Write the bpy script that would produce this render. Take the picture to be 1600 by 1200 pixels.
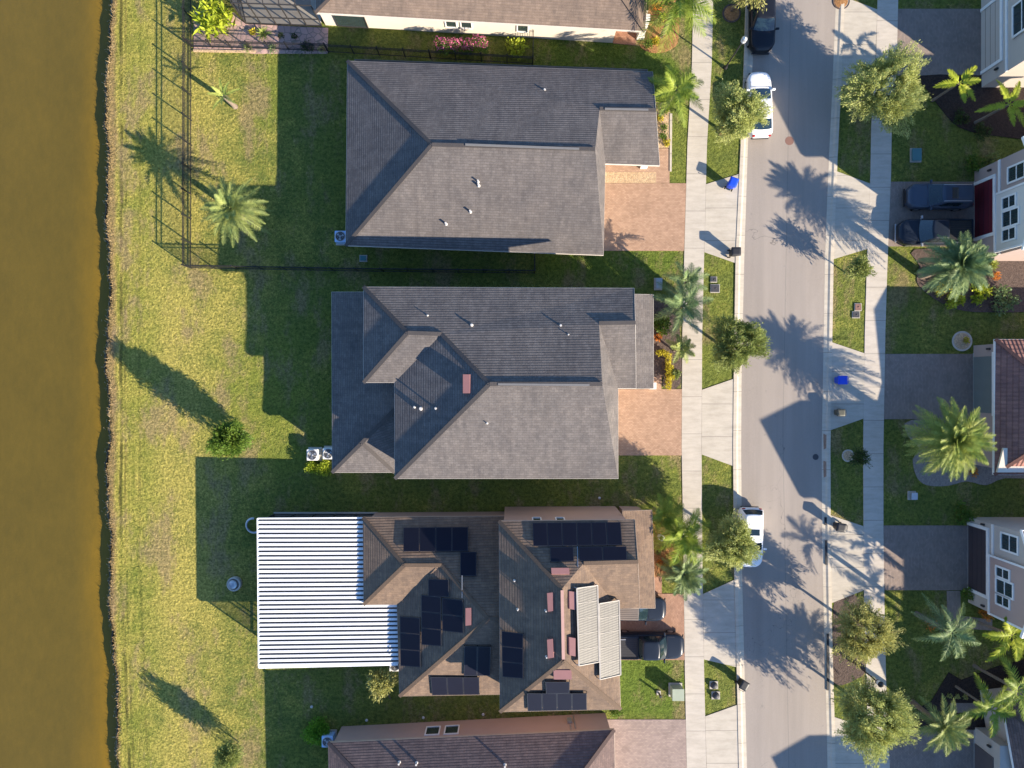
import bpy, bmesh, math, random
from mathutils import Vector, Matrix
random.seed(7)
R = math.radians
for o in list(bpy.data.objects): bpy.data.objects.remove(o)
sc = bpy.context.scene
COL = sc.collection
# ------------------------------------------------------------ camera, sky, sun
CAMH = 53.0                      # drone height in metres, looking straight down
cam = bpy.data.cameras.new('drone_camera'); co = bpy.data.objects.new('drone_camera', cam); COL.objects.link(co)
co.location = (0, 0, CAMH); co.rotation_euler = (0, 0, 0)
cam.sensor_width = 36; cam.lens = 36*CAMH/80.0; cam.clip_start = .5; cam.clip_end = 2000
sc.camera = co
SUN_EL, SUN_AZ = 23.0, 125.0     # azimuth clockwise from +Y
w = bpy.data.worlds.new('World'); sc.world = w; w.use_nodes = True
nt = w.node_tree; bg = nt.nodes['Background']
sky = nt.nodes.new('ShaderNodeTexSky'); sky.sky_type = 'NISHITA'; sky.sun_disc = False
sky.sun_elevation = R(SUN_EL); sky.sun_rotation = R(SUN_AZ); sky.air_density = 1.0; sky.dust_density = .3; sky.ozone_density = 6.0
nt.links.new(sky.outputs[0], bg.inputs[0]); bg.inputs[1].default_value = 0.118
sd = bpy.data.lights.new('sun', 'SUN'); so = bpy.data.objects.new('sun', sd); COL.objects.link(so)
sd.energy = 5.0; sd.angle = R(.5); sd.color = (1.0, .87, .70)
sdir = Vector((math.sin(R(SUN_AZ))*math.cos(R(SUN_EL)), math.cos(R(SUN_AZ))*math.cos(R(SUN_EL)), math.sin(R(SUN_EL))))
so.rotation_euler = (-sdir).to_track_quat('-Z', 'Y').to_euler(); so.location = sdir*60
sc.view_settings.view_transform = 'Standard'; sc.view_settings.look = 'None'
sc.view_settings.exposure = 1.42; sc.view_settings.gamma = 1
sc.render.engine = 'CYCLES'

# ------------------------------------------------------------ helpers
def G(px, py, h=0.0):
    """real place (metres) of a point of height h that the drone sees in the direction px, py"""
    k = (1-h/CAMH)/20.0
    return Vector(((px-800)*k, (600-py)*k, h))
WORLD = {}
def tag(o, label=None, cat=None, group=None, kind=None):
    if label: o['label'] = label
    if cat: o['category'] = cat
    if group: o['group'] = group
    if kind: o['kind'] = kind
    return o
def empty(name, loc, label=None, cat=None, group=None):
    o = bpy.data.objects.new(name, None); COL.objects.link(o); o.location = loc; o.empty_display_size = .3
    WORLD[o] = Vector(loc); return tag(o, label, cat, group)
class MB:
    def __init__(s): s.v=[]; s.f=[]; s.m=[]; s.uv=[]; s.sm=[]
    def face(s, pts, mi=0, uv=None, smooth=False):
        n=len(s.v); s.v.extend([tuple(p) for p in pts]); s.f.append(tuple(range(n,n+len(pts)))); s.m.append(mi); s.uv.append(uv); s.sm.append(smooth)
    def grid(s, rows, mi=0, smooth=True, closed=False):
        n=len(s.v); c=len(rows[0])
        for r in rows: s.v.extend([tuple(p) for p in r])
        for i in range(len(rows)-1):
            for j in range(c if closed else c-1):
                a=n+i*c+j; b=n+i*c+(j+1)%c
                s.f.append((a,b,b+c,a+c)); s.m.append(mi); s.uv.append(None); s.sm.append(smooth)
    def prism(s, pts, z0, z1, mi=0, bottom=True):
        """vertical prism over the counter-clockwise outline pts"""
        pts=[Vector((p[0],p[1],0)) for p in pts]
        ar=sum(pts[i].x*pts[(i+1)%len(pts)].y-pts[(i+1)%len(pts)].x*pts[i].y for i in range(len(pts)))
        if ar<0: pts=pts[::-1]
        T=[Vector((p.x,p.y,z1)) for p in pts]; B=[Vector((p.x,p.y,z0)) for p in pts]
        s.face(T,mi)
        if bottom: s.face(B[::-1],mi)
        for i in range(len(pts)):
            j=(i+1)%len(pts); s.face([B[i],B[j],T[j],T[i]],mi)
    def box(s, c, d, rz=0, mi=0, rot=None):
        hx,hy,hz=d[0]/2,d[1]/2,d[2]/2
        M=rot if rot is not None else Matrix.Rotation(rz,3,'Z')
        P=[Vector(c)+M@Vector((x*hx,y*hy,z*hz)) for z in(-1,1) for x,y in((-1,-1),(1,-1),(1,1),(-1,1))]
        for q in((0,3,2,1),(4,5,6,7),(0,1,5,4),(1,2,6,5),(2,3,7,6),(3,0,4,7)): s.face([P[i] for i in q],mi)
    def bar(s, a, b, wd, ht, mi=0, up=Vector((0,0,1))):
        a=Vector(a); b=Vector(b); d=(b-a); L=d.length
        if L<1e-5: return
        x=d/L; y=up.cross(x)
        if y.length<1e-4: y=Vector((0,1,0))
        y.normalize(); z=x.cross(y); M=Matrix((x,y,z)).transposed()
        s.box((a+b)/2,(L,wd,ht),rot=M,mi=mi)
    def tube(s, pts, rad, n=8, mi=0, cap=True):
        rows=[]; pts=[Vector(p) for p in pts]
        if not hasattr(rad,'__len__'): rad=[rad]*len(pts)
        for i,p in enumerate(pts):
            t=(pts[min(i+1,len(pts)-1)]-pts[max(i-1,0)]).normalized()
            u=t.cross(Vector((0,0,1)))
            if u.length<.05: u=t.cross(Vector((0,1,0)))
            u.normalize(); v=t.cross(u)
            rows.append([p+(u*math.cos(2*math.pi*k/n)+v*math.sin(2*math.pi*k/n))*rad[i] for k in range(n)])
        s.grid(rows,mi,True,True)
        if cap: s.face(rows[0],mi); s.face(rows[-1][::-1],mi)
    def lathe(s, c, prof, n=20, mi=0, smooth=True):
        c=Vector(c); rows=[[c+Vector((r*math.cos(2*math.pi*k/n),r*math.sin(2*math.pi*k/n),z)) for k in range(n)] for r,z in prof]
        s.grid(rows,mi,smooth,True)
        if prof[-1][0]>.001: s.face(rows[-1],mi)
    def build(s, name, mats, parent=None, origin=None, bevel=0, weld=False):
        if not isinstance(mats,(list,tuple)): mats=[mats]
        if parent is not None: off=WORLD[parent].copy()
        elif origin is not None: off=Vector(origin)
        else:
            xs=[v[0] for v in s.v]; ys=[v[1] for v in s.v]; zs=[v[2] for v in s.v]
            off=Vector(((min(xs)+max(xs))/2,(min(ys)+max(ys))/2,min(zs)))
        me=bpy.data.meshes.new(name); me.from_pydata([(v[0]-off.x,v[1]-off.y,v[2]-off.z) for v in s.v],[],s.f)
        for m in mats: me.materials.append(m)
        me.polygons.foreach_set('material_index',s.m); me.polygons.foreach_set('use_smooth',s.sm)
        if any(u is not None for u in s.uv):
            L=me.uv_layers.new(name='UVMap'); k=0
            for fi,f in enumerate(s.f):
                for j in range(len(f)):
                    L.data[k].uv = s.uv[fi][j] if s.uv[fi] else (0,0); k+=1
        if weld or bevel:
            bm=bmesh.new(); bm.from_mesh(me); bmesh.ops.remove_doubles(bm,verts=bm.verts,dist=.0004)
            if bevel:
                ed=[e for e in bm.edges if len(e.link_faces)==2 and e.calc_face_angle(0)>.5]
                bmesh.ops.bevel(bm,geom=ed,offset=bevel,segments=2,affect='EDGES',profile=.6)
            bm.to_mesh(me); bm.free()
        me.update()
        o=bpy.data.objects.new(name,me); COL.objects.link(o)
        if parent is not None: o.parent=parent
        else: o.location=off
        WORLD[o]=off if parent is None else WORLD[parent].copy()
        return o
def kids(o): return [c for c in bpy.data.objects if c.parent==o]
def copy_tree(o, parent=None, cache={}):
    c=o.copy(); COL.objects.link(c); c.parent=parent
    for ch in kids(o): copy_tree(ch,c)
    return c
def stampcopy(o, loc, rz=0, label=None, scale=1):
    c=copy_tree(o); c.location=loc; c.rotation_euler=(0,0,rz); c.scale=(scale,)*3
    if label: c['label']=label
    return c

# ------------------------------------------------------------ materials
class NT:
    def __init__(s, name):
        s.m=bpy.data.materials.new(name); s.m.use_nodes=True; s.t=s.m.node_tree; s.b=s.t.nodes['Principled BSDF']; s.N=s.t.nodes; s.L=s.t.links
    def set(s, n, k, v):
        i=n.inputs[k]
        if isinstance(v, bpy.types.NodeSocket): s.L.new(v,i)
        else:
            if isinstance(v,tuple) and len(v)==3 and i.type=='RGBA': v=(*v,1)
            i.default_value=v
    def node(s, typ, ins={}, **kw):
        n=s.N.new('ShaderNode'+typ)
        for k,v in kw.items(): setattr(n,k,v)
        for k,v in ins.items(): s.set(n,k,v)
        return n
    def pos(s): return s.node('NewGeometry').outputs['Position']
    def uvc(s): return s.node('TexCoord').outputs['UV']
    def objc(s): return s.node('TexCoord').outputs['Object']
    def mapv(s, v, sc=(1,1,1), loc=(0,0,0), rot=(0,0,0)):
        return s.node('Mapping',{'Vector':v,'Scale':sc,'Location':loc,'Rotation':rot}).outputs[0]
    def noise(s, v, scale, detail=3, rough=.55): return s.node('TexNoise',{'Vector':v,'Scale':scale,'Detail':detail,'Roughness':rough}).outputs['Fac']
    def ramp(s, f, a, b, c0=(0,0,0), c1=(1,1,1)):
        n=s.node('ValToRGB',{'Fac':f}); e=n.color_ramp.elements; e[0].position=a; e[1].position=b; e[0].color=(*c0,1); e[1].color=(*c1,1); return n.outputs[0]
    def mix(s, f, a, b, mode='MIX'):
        n=s.N.new('ShaderNodeMix'); n.data_type='RGBA'; n.blend_type=mode
        s.set(n,0,f); s.set(n,6,a); s.set(n,7,b); return n.outputs[2]
    def math(s, op, a, b=0.0, c=None):
        n=s.N.new('ShaderNodeMath'); n.operation=op; s.set(n,0,a); s.set(n,1,b)
        if c is not None: s.set(n,2,c)
        return n.outputs[0]
    def bump(s, h, strength=.5, dist=.05, nrm=None):
        i={'Height':h,'Strength':strength,'Distance':dist}
        if nrm is not None: i['Normal']=nrm
        return s.node('Bump',i).outputs[0]
    def out(s, col, rough=.85, nrm=None, spec=.3, metal=0, **kw):
        s.set(s.b,'Base Color',col); s.set(s.b,'Roughness',rough); s.set(s.b,'Specular IOR Level',spec); s.set(s.b,'Metallic',metal)
        if nrm is not None: s.set(s.b,'Normal',nrm)
        for k,v in kw.items(): s.set(s.b,k.replace('_',' '),v)
        return s.m
def plain(name, col, rough=.6, spec=.3, metal=0, var=.12, scale=2.0):
    n=NT(name); f=n.noise(n.pos(),scale,4); c=n.mix(f,tuple(x*(1-var) for x in col),tuple(min(1,x*(1+var)) for x in col))
    return n.out(c,rough,None,spec,metal)
def mask_rect(n, xyz, x0,x1,y0,y1,soft):
    """1 inside the rectangle (metres) with a soft edge"""
    f=None
    for sock,a,b in((xyz.outputs[0],x0,x1),(xyz.outputs[1],y0,y1)):
        c=(a+b)/2; hw=abs(b-a)/2
        d=n.math('ABSOLUTE',n.math('SUBTRACT',sock,c)); g=n.math('SUBTRACT',hw+soft/2,d); g=n.node('Math',{0:g,1:soft},operation='DIVIDE',use_clamp=True).outputs[0]
        f=g if f is None else n.math('MULTIPLY',f,g)
    return f
def lawn_mat():
    n=NT('lawn_grass'); p=n.pos(); xyz=n.node('SeparateXYZ',{'Vector':p}); X=xyz.outputs[0]
    big=n.noise(p,.16,4,.6); mid=n.noise(p,.7,5,.62); fine=n.noise(p,6.5,6,.72); tiny=n.noise(p,24,3,.6)
    fc=n.ramp(fine,.36,.64); green=n.mix(mid,(.105,.140,.046),(.235,.26,.048)); tan=n.mix(fc,(.28,.24,.062),(.56,.47,.13))
    # dry ground near the pond, lusher towards the houses and the irrigated street side
    lush=n.node('MapRange',{'Value':X,1:-26,2:-15,3:-.06,4:.26}).outputs[0]
    t=n.math('SUBTRACT',n.math('ADD',n.math('MULTIPLY',big,.75),n.math('MULTIPLY',mid,.5)),lush)
    t=n.math('ADD',t,n.math('MULTIPLY',n.math('SUBTRACT',fine,.5),.75))
    f=n.ramp(t,.42,.72)
    c=n.mix(f,green,tan)
    # very green front lawns
    g1=mask_rect(n,xyz,8.3,13.5,-26,-20.5,.8); g2=mask_rect(n,xyz,2,14,8.3,10.7,1.6); g3=mask_rect(n,xyz,2,15,22,28,3)
    gg=n.math('MAXIMUM',n.math('MAXIMUM',g1,g2),g3)
    c=n.mix(n.math('MULTIPLY',gg,.8),c,n.mix(fine,(.065,.115,.03),(.17,.24,.032)))
    yg=n.mix(fine,(.13,.165,.035),(.27,.31,.05))
    m1=n.math('MULTIPLY',mask_rect(n,xyz,-30.2,-27.6,-80,80,1.6),.55); m2=n.math('MULTIPLY',mask_rect(n,xyz,-23,-15,-6.3,3.5,3.5),.75); m3=n.math('MULTIPLY',mask_rect(n,xyz,-20,-18.2,20,26,1.5),.7)
    c=n.mix(n.math('MULTIPLY',n.math('MAXIMUM',n.math('MAXIMUM',m1,m2),m3),n.ramp(n.noise(p,.8,4),.3,.6)),c,yg)
    # mowing streaks running along the pond
    st=n.noise(n.mapv(p,(3.2,.10,1)),1.0,4,.6)
    sm=n.node('MapRange',{'Value':X,1:-27.5,2:-31.2,3:0.0,4:1.0}).outputs[0]
    s2=n.ramp(st,.36,.6,(.60,.70,.5),(1.22,1.15,1.1))
    c=n.mix(n.math('MULTIPLY',sm,.85),c,n.mix(1.0,c,s2,'MULTIPLY'))
    sx=n.math('SUBTRACT',X,n.math('MULTIPLY',n.node('Math',{0:n.math('SUBTRACT',-14.0,xyz.outputs[1]),1:0.0},operation='MAXIMUM').outputs[0],.042))
    sx=n.math('ADD',sx,n.math('MULTIPLY',n.math('SUBTRACT',n.noise(p,.25,2),.5),.35))
    for k,wd,am in((-30.55,.07,.75),(-30.2,.05,.45),(-29.1,.06,.3)):
        d=n.math('ABSOLUTE',n.math('SUBTRACT',sx,k)); l=n.node('MapRange',{'Value':d,1:wd,2:wd*2.4,3:am,4:0.0}).outputs[0]
        l=n.math('MULTIPLY',l,n.ramp(n.noise(n.mapv(p,(1,.35,1)),1.2,3),.35,.6)); c=n.mix(l,c,(.055,.055,.022))
    # dead strip on the bank crest
    wob=n.math('ADD',X,n.math('MULTIPLY',n.noise(p,.5,2),.8))
    cr=n.node('MapRange',{'Value':wob,1:-30.4,2:-30.75,3:0.0,4:1.0}).outputs[0]
    c=n.mix(n.math('MULTIPLY',cr,.85),c,n.mix(fine,(.17,.11,.05),(.48,.33,.17)))
    # wear: worn brown patches with soft ragged edges
    wn=n.ramp(n.math('ADD',n.noise(n.mapv(p,(.42,.2,1)),1.0,6,.68),n.math('MULTIPLY',fine,.14)),.58,.69)
    c=n.mix(n.math('MULTIPLY',wn,.62),c,n.mix(fc,(.24,.165,.10),(.40,.29,.18)))
    tuft=n.noise(p,3.6,4,.75); c=n.mix(1.0,c,n.ramp(tuft,.36,.62,(.58,.64,.58),(1.24,1.22,1.16)),'MULTIPLY')
    spk=n.ramp(n.noise(n.mapv(p,(1,1,1),(3,7,0)),9.5,3,.6),.30,.40,(.30,.34,.28),(1.04,1.04,1.03)); c=n.mix(1.0,c,spk,'MULTIPLY')
    c=n.mix(1.0,c,n.ramp(tiny,.32,.68,(.62,.62,.6),(1.3,1.3,1.3)),'MULTIPLY')
    h=n.math('ADD',n.math('ADD',n.math('MULTIPLY',fine,1.0),n.math('MULTIPLY',tuft,1.4)),n.math('MULTIPLY',tiny,.35))
    nrm=n.bump(h,1.0,.22)
    return n.out(c,.95,nrm,.08)
def water_mat():
    n=NT('pond_water'); p=n.pos(); xyz=n.node('SeparateXYZ',{'Vector':p}); X=xyz.outputs[0]
    wn=n.noise(n.mapv(p,(1,.25,1)),.55,4); xx=n.math('ADD',X,n.math('MULTIPLY',n.math('SUBTRACT',wn,.5),2.4))
    f=n.node('MapRange',{'Value':xx,1:-35.0,2:-32.0,3:0.0,4:1.0}).outputs[0]
    c=n.mix(n.math('POWER',f,1.6),(.104,.073,.012),(.180,.108,.009)); c=n.mix(.35,c,n.ramp(n.noise(n.mapv(p,(1.2,.5,1)),1.6,5,.7),.35,.7,(.72,.78,.8),(1.15,1.1,1.0)),'MULTIPLY')
    c=n.mix(.5,c,n.ramp(n.noise(p,.22,4),.3,.7,(.84,.86,.88),(1.12,1.1,1.05)),'MULTIPLY')
    nrm=n.bump(n.noise(n.mapv(p,(2.2,6,1)),1.6,5),.16,.06)
    return n.out(c,.22,nrm,.3)
def concrete(name, col, joint=None, off=0.0, axis=1, stain=.35):
    n=NT(name); p=n.pos(); xyz=n.node('SeparateXYZ',{'Vector':p})
    c=n.mix(n.noise(p,.7,6,.65),tuple(x*(1-stain*.5) for x in col),tuple(min(1,x*(1+stain*.25)) for x in col))
    c=n.mix(.3,c,n.ramp(n.noise(n.mapv(p,(.6,2.5,1)),1.1,5,.7),.35,.6,(.52,.50,.47),(1,1,1)),'MULTIPLY')
    c=n.mix(.5,c,n.ramp(n.noise(p,38,2),.3,.7,(.86,.86,.86),(1.08,1.08,1.08)),'MULTIPLY')
    h=n.noise(p,40,2)
    if joint:
        fr=n.math('FRACT',n.math('ADD',n.math('DIVIDE',xyz.outputs[axis],joint),off+100)); j=n.math('LESS_THAN',fr,.045/joint)
        c=n.mix(n.math('MULTIPLY',j,.55),c,(.12,.11,.10))
    return n.out(c,.9,n.bump(h,.25,.01),.2)
def asphalt():
    n=NT('road_asphalt'); p=n.pos(); xyz=n.node('SeparateXYZ',{'Vector':p})
    c=n.mix(n.noise(n.mapv(p,(.5,.12,1)),1,5,.6),(.275,.237,.200),(.345,.300,.258))
    c=n.mix(.4,c,n.ramp(n.noise(n.mapv(p,(1.6,.07,1)),1,4,.6),.35,.65,(.82,.82,.83),(1.05,1.05,1.05)),'MULTIPLY')
    c=n.mix(.75,c,n.ramp(n.noise(p,30,3,.7),.3,.7,(.78,.78,.78),(1.16,1.16,1.16)),'MULTIPLY')
    # the seam along the middle of the road
    sx=n.math('SUBTRACT',xyz.outputs[0],n.math('ADD',21.15,n.math('MULTIPLY',n.math('ABSOLUTE',n.math('SUBTRACT',xyz.outputs[1],-4)),.018)))
    sm=n.math('LESS_THAN',n.math('ABSOLUTE',sx),.03); c=n.mix(n.math('MULTIPLY',sm,.3),c,(.10,.095,.09))
    sp=n.math('GREATER_THAN',n.noise(p,2.4,2,.4),.80); c=n.mix(n.math('MULTIPLY',sp,.6),c,(.08,.075,.08))
    v=n.node('TexVoronoi',{'Vector':n.mapv(n.node('VectorMath',{0:p,1:n.node('TexNoise',{'Vector':p,'Scale':1.2}).outputs['Color']},operation='ADD').outputs[0],(.22,.09,1)),'Scale':1.0},feature='DISTANCE_TO_EDGE')
    cr=n.math('MULTIPLY',n.math('LESS_THAN',v.outputs[0],.0022),n.ramp(n.noise(p,.12,2),.45,.6)); c=n.mix(n.math('MULTIPLY',cr,.5),c,(.07,.065,.06))
    for k in(16.2,19.2): 
        d=n.math('ABSOLUTE',n.math('SUBTRACT',xyz.outputs[0],k+3)); c=n.mix(n.math('MULTIPLY',n.node('MapRange',{'Value':d,1:.15,2:.7,3:.16,4:0.0}).outputs[0],n.noise(n.mapv(p,(1,.1,1)),1,3)),c,(.12,.11,.10))
    oil=n.math('MULTIPLY',n.ramp(n.noise(p,1.1,3,.6),.68,.76),.4); c=n.mix(oil,c,(.13,.12,.115))
    return n.out(c,.88,n.bump(n.noise(p,45,2),.3,.012),.25)
def pavers(name, c1, c2, mort, s=1.0, rot=0):
    n=NT(name); p=n.mapv(n.pos(),(1,1,1),(0,0,0),(0,0,rot))
    b=n.node('TexBrick',{'Vector':p,'Color1':c1,'Color2':c2,'Mortar':mort,'Scale':s,'Mortar Size':.008,'Brick Width':.21,'Row Height':.11,'Bias':0.0})
    c0=n.mix(n.math('MULTIPLY',n.ramp(n.noise(n.pos(),.7,6,.7),.5,.75),.4),b.outputs[0],tuple(x*.55 for x in c2)); c=n.mix(.6,c0,n.ramp(n.noise(n.pos(),1.3,5,.7),.3,.7,(.78,.78,.78),(1.12,1.12,1.12)),'MULTIPLY')
    return n.out(c,.88,n.bump(n.math('SUBTRACT',1.0,b.outputs['Fac']),.4,.01),.2)
def shingle(name, col, alt, row=.185, wid=.31, dark=.7, tile=False, st=.9):
    n=NT(name); uv=n.uvc(); p=n.pos()
    b=n.node('TexBrick',{'Vector':uv,'Color1':col,'Color2':alt,'Mortar':tuple(x*(.5+.5*dark) for x in col),'Scale':1.0,'Mortar Size':.010,'Mortar Smooth':.3,'Brick Width':wid,'Row Height':row,'Bias':0.0})
    c=n.mix(.85,b.outputs[0],n.ramp(n.noise(p,.5,6,.65),.3,.72,(.76,.77,.80),(1.14,1.11,1.08)),'MULTIPLY')
    # water streaks down the slope (v)
    c=n.mix(.45,c,n.ramp(n.noise(n.mapv(uv,(1.2,.16,1)),1,4,.7),.3,.6,(.72,.72,.74),(1.06,1.06,1.06)),'MULTIPLY')
    c=n.mix(.6,c,n.ramp(n.noise(p,26,2),.3,.7,(.66,.66,.67),(1.34,1.33,1.32)),'MULTIPLY')
    c=n.mix(.55,c,n.ramp(n.noise(n.mapv(uv,(2.6,.5,1)),1.3,6,.75),.34,.62,(.66,.67,.70),(1.12,1.10,1.08)),'MULTIPLY')
    xyz=n.node('SeparateXYZ',{'Vector':uv}); fr=n.math('FRACT',n.math('ADD',n.math('DIVIDE',xyz.outputs[1],row),100))
    # each course is thicker at its lower edge
    h=n.node('Math',{0:n.math('SUBTRACT',1.0,fr),1:n.math('MULTIPLY',fr,3.5)},operation='MINIMUM').outputs[0]
    ln=n.math('LESS_THAN',fr,.2); c=n.mix(n.math('MULTIPLY',ln,.33),c,tuple(x*.25 for x in col))
    if tile: h=n.math('ADD',h,n.math('MULTIPLY',n.math('SINE',n.math('MULTIPLY',xyz.outputs[0],2*math.pi/wid)),.6))
    h=n.math('ADD',h,n.math('MULTIPLY',n.noise(p,14,2),.5))
    return n.out(c,.9,n.bump(h,st,.028 if not tile else .05),.2)
def leafmat(name, c1, c2, trans=.35, scale=1.5):
    n=NT(name); f=n.noise(n.pos(),scale,4,.7); info=n.node('NewGeometry')
    c=n.mix(n.ramp(f,.35,.65),c1,c2)
    c=n.mix(.5,c,n.ramp(info.outputs['Random Per Island'],0,1,(.62,.62,.62),(1.3,1.3,1.3)),'MULTIPLY')
    n.out(c,.55,None,.25)
    tr=n.node('BsdfTranslucent',{'Color':c}); mx=n.node('MixShader',{0:trans,1:n.b.outputs[0],2:tr.outputs[0]})
    n.L.new(mx.outputs[0],n.N['Material Output'].inputs[0]); return n.m
def mulchmat(name,c1,c2,scale=9):
    n=NT(name); p=n.pos(); f=n.noise(p,scale,4,.75)
    return n.out(n.mix(n.ramp(f,.3,.7),c1,c2),.95,n.bump(f,1.0,.08),.1)
def rockmat(name,c1,c2,scale=7,mort=(.2,.17,.14)):
    n=NT(name); p=n.pos(); v=n.node('TexVoronoi',{'Vector':p,'Scale':scale}); e=n.node('TexVoronoi',{'Vector':p,'Scale':scale},feature='DISTANCE_TO_EDGE')
    c=n.mix(v.outputs['Color'],c1,c2); c=n.mix(n.ramp(e.outputs[0],.02,.07),mort,c)
    return n.out(c,.9,n.bump(e.outputs[0],.6,.05),.15)
def stucco(name,col):
    n=NT(name); p=n.pos(); c=n.mix(n.noise(p,.8,5),tuple(x*.9 for x in col),tuple(min(1,x*1.06) for x in col))
    return n.out(c,.9,n.bump(n.noise(p,30,3),.25,.01),.15)
def paint(name,col,coat=.14,metal=0,rough=.3):
    n=NT(name); f=n.noise(n.pos(),1.5,3); c=n.mix(f,tuple(x*.93 for x in col),tuple(min(1,x*1.05) for x in col))
    return n.out(c,rough,None,.2,metal,Coat_Weight=coat,Coat_Roughness=.06)
def glassmat(name,col,rough=.08):
    n=NT(name); f=n.noise(n.pos(),3,3); c=n.mix(f,tuple(x*.7 for x in col),tuple(min(1,x*1.3) for x in col))
    return n.out(c,rough,None,.6,0,Coat_Weight=.5,Coat_Roughness=.04)
M={}
M['lawn']=lawn_mat(); M['water']=water_mat(); M['road']=asphalt()
M['walk']=concrete('sidewalk_concrete',(.50,.45,.375),2.9,.35)
M['walk2']=concrete('street_side_walk_concrete',(.52,.465,.39),2.6,.1)
M['apron']=concrete('apron_concrete',(.50,.45,.37),2.55,.62,1,.45)
M['kerb']=concrete('kerb_concrete',(.56,.495,.395),3.05,.2)
M['conc']=concrete('plain_concrete',(.48,.44,.38))
M['pv_peach']=pavers('peach_pavers',(.44,.285,.19),(.35,.22,.145),(.26,.17,.12))
M['pv_pink']=pavers('pink_pavers',(.40,.235,.155),(.31,.18,.12),(.24,.15,.11),1,R(90))
M['pv_brown']=pavers('brown_pavers',(.30,.15,.10),(.37,.20,.13),(.18,.11,.08))
M['pv_grey']=pavers('greyish_pavers',(.36,.28,.235),(.28,.215,.185),(.2,.16,.14))
M['pv_dull']=pavers('dull_brown_pavers',(.29,.225,.185),(.235,.185,.155),(.17,.14,.12),1,R(90))
M['sh_grey']=shingle('grey_shingles',(.120,.108,.101),(.150,.136,.127))
M['sh_grey2']=shingle('weathered_grey_shingles',(.122,.110,.103),(.158,.143,.133))
M['sh_tan']=shingle('tan_shingles',(.215,.152,.105),(.160,.116,.086),.195,.36,.6)
M['sh_brown']=shingle('brown_shingles',(.225,.170,.130),(.178,.135,.105),.185,.33,.65)
M['sh_mauve']=shingle('mauve_brown_shingles',(.180,.128,.112),(.128,.094,.086),.18,.36,.5)
M['tile']=shingle('terracotta_tiles',(.33,.165,.125),(.25,.125,.10),.36,.30,.3,True)
M['st_cream']=stucco('cream_stucco',(.66,.58,.47)); M['st_grey']=stucco('grey_stucco',(.42,.40,.37)); M['st_tan']=stucco('tan_stucco',(.44,.335,.26))
M['st_pink']=stucco('pinkish_stucco',(.42,.30,.25)); M['st_taupe']=stucco('taupe_stucco',(.40,.31,.27)); M['st_pale']=stucco('pale_stucco',(.60,.56,.50)); M['st_greige']=stucco('greige_stucco',(.47,.41,.35))
M['trim']=plain('white_trim',(.75,.73,.69),.5); M['fascia']=plain('fascia_paint',(.55,.50,.44),.5); M['fasc_tan']=plain('tan_fascia',(.40,.31,.24),.5)
M['white']=plain('white_metal',(.80,.80,.79),.4,.4,0,.04,1.5); M['bluewhite']=plain('pale_blue_casing',(.38,.56,.82),.4); M['rib']=plain('rib_metal',(.62,.63,.64),.35)
M['bronze']=plain('bronze_metal',(.035,.032,.03),.45,.4); M['black']=plain('black_plastic',(.02,.02,.022),.5,.4); M['blackmetal']=plain('black_fence_metal',(.018,.018,.02),.4,.4)
M['steel']=plain('grey_metal',(.45,.46,.47),.35,.5,.6); M['ridgemetal']=plain('ridge_vent_metal',(.16,.155,.15),.5,.2); M['lead']=plain('vent_metal',(.50,.48,.45),.4,.4)
M['pinkvent']=plain('dusty_red_vent',(.235,.115,.11),.5); M['ridgepink']=plain('pinkish_ridge_metal',(.45,.27,.22),.5)
M['bark']=mulchmat('bark',(.10,.075,.055),(.22,.17,.13),14); M['palmbark']=mulchmat('palm_bark',(.16,.12,.09),(.33,.27,.21),18)
M['mul_orange']=mulchmat('orange_mulch',(.16,.075,.03),(.46,.25,.11)); M['mul_dark']=mulchmat('dark_mulch',(.018,.014,.013),(.07,.05,.042)); M['mul_brown']=mulchmat('brown_mulch',(.055,.04,.035),(.16,.12,.10))
M['rock_pink']=rockmat('pink_flagstone',(.50,.33,.28),(.36,.24,.21),1.9); M['rock_small']=rockmat('tan_river_rock',(.62,.45,.27),(.38,.25,.14),9); M['gravel']=rockmat('grey_gravel',(.34,.29,.25),(.2,.17,.15),11)
M['panel']=plain('solar_glass',(.010,.011,.020),.5,.12); M['panelf']=plain('solar_frame',(.03,.03,.035),.4,.4)
M['glass']=glassmat('window_glass',(.03,.045,.045),.06); M['carglass']=glassmat('car_glass',(.012,.024,.030),.05); M['tyre']=plain('tyre_rubber',(.018,.018,.018),.85,.2); M['rim']=plain('wheel_rim',(.4,.4,.41),.3,.5,.8)
M['p_white']=paint('white_car_paint',(.80,.80,.79)); M['p_black']=paint('black_car_paint',(.012,.014,.02)); M['p_blue']=paint('dark_blue_grey_car_paint',(.05,.066,.095),.4,.1); M['p_navy']=paint('blue_black_car_paint',(.014,.02,.032))
M['lamp_lens']=plain('lamp_lens',(.7,.7,.72),.15,.6); M['taillens']=plain('tail_lens',(.35,.02,.02),.2,.5)
M['binblue']=plain('blue_bin_plastic',(.01,.06,.55),.45,.4); M['binblack']=plain('black_bin_plastic',(.022,.022,.024),.5,.4); M['binolive']=plain('olive_bin_plastic',(.075,.075,.055),.5,.4)
M['lf_oak']=leafmat('oak_leaves',(.27,.315,.085),(.52,.54,.19)); M['lf_oakd']=leafmat('dark_oak_leaves',(.17,.215,.055),(.34,.38,.11)); M['lf_gold']=leafmat('golden_leaves',(.30,.30,.085),(.50,.48,.16))
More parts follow.
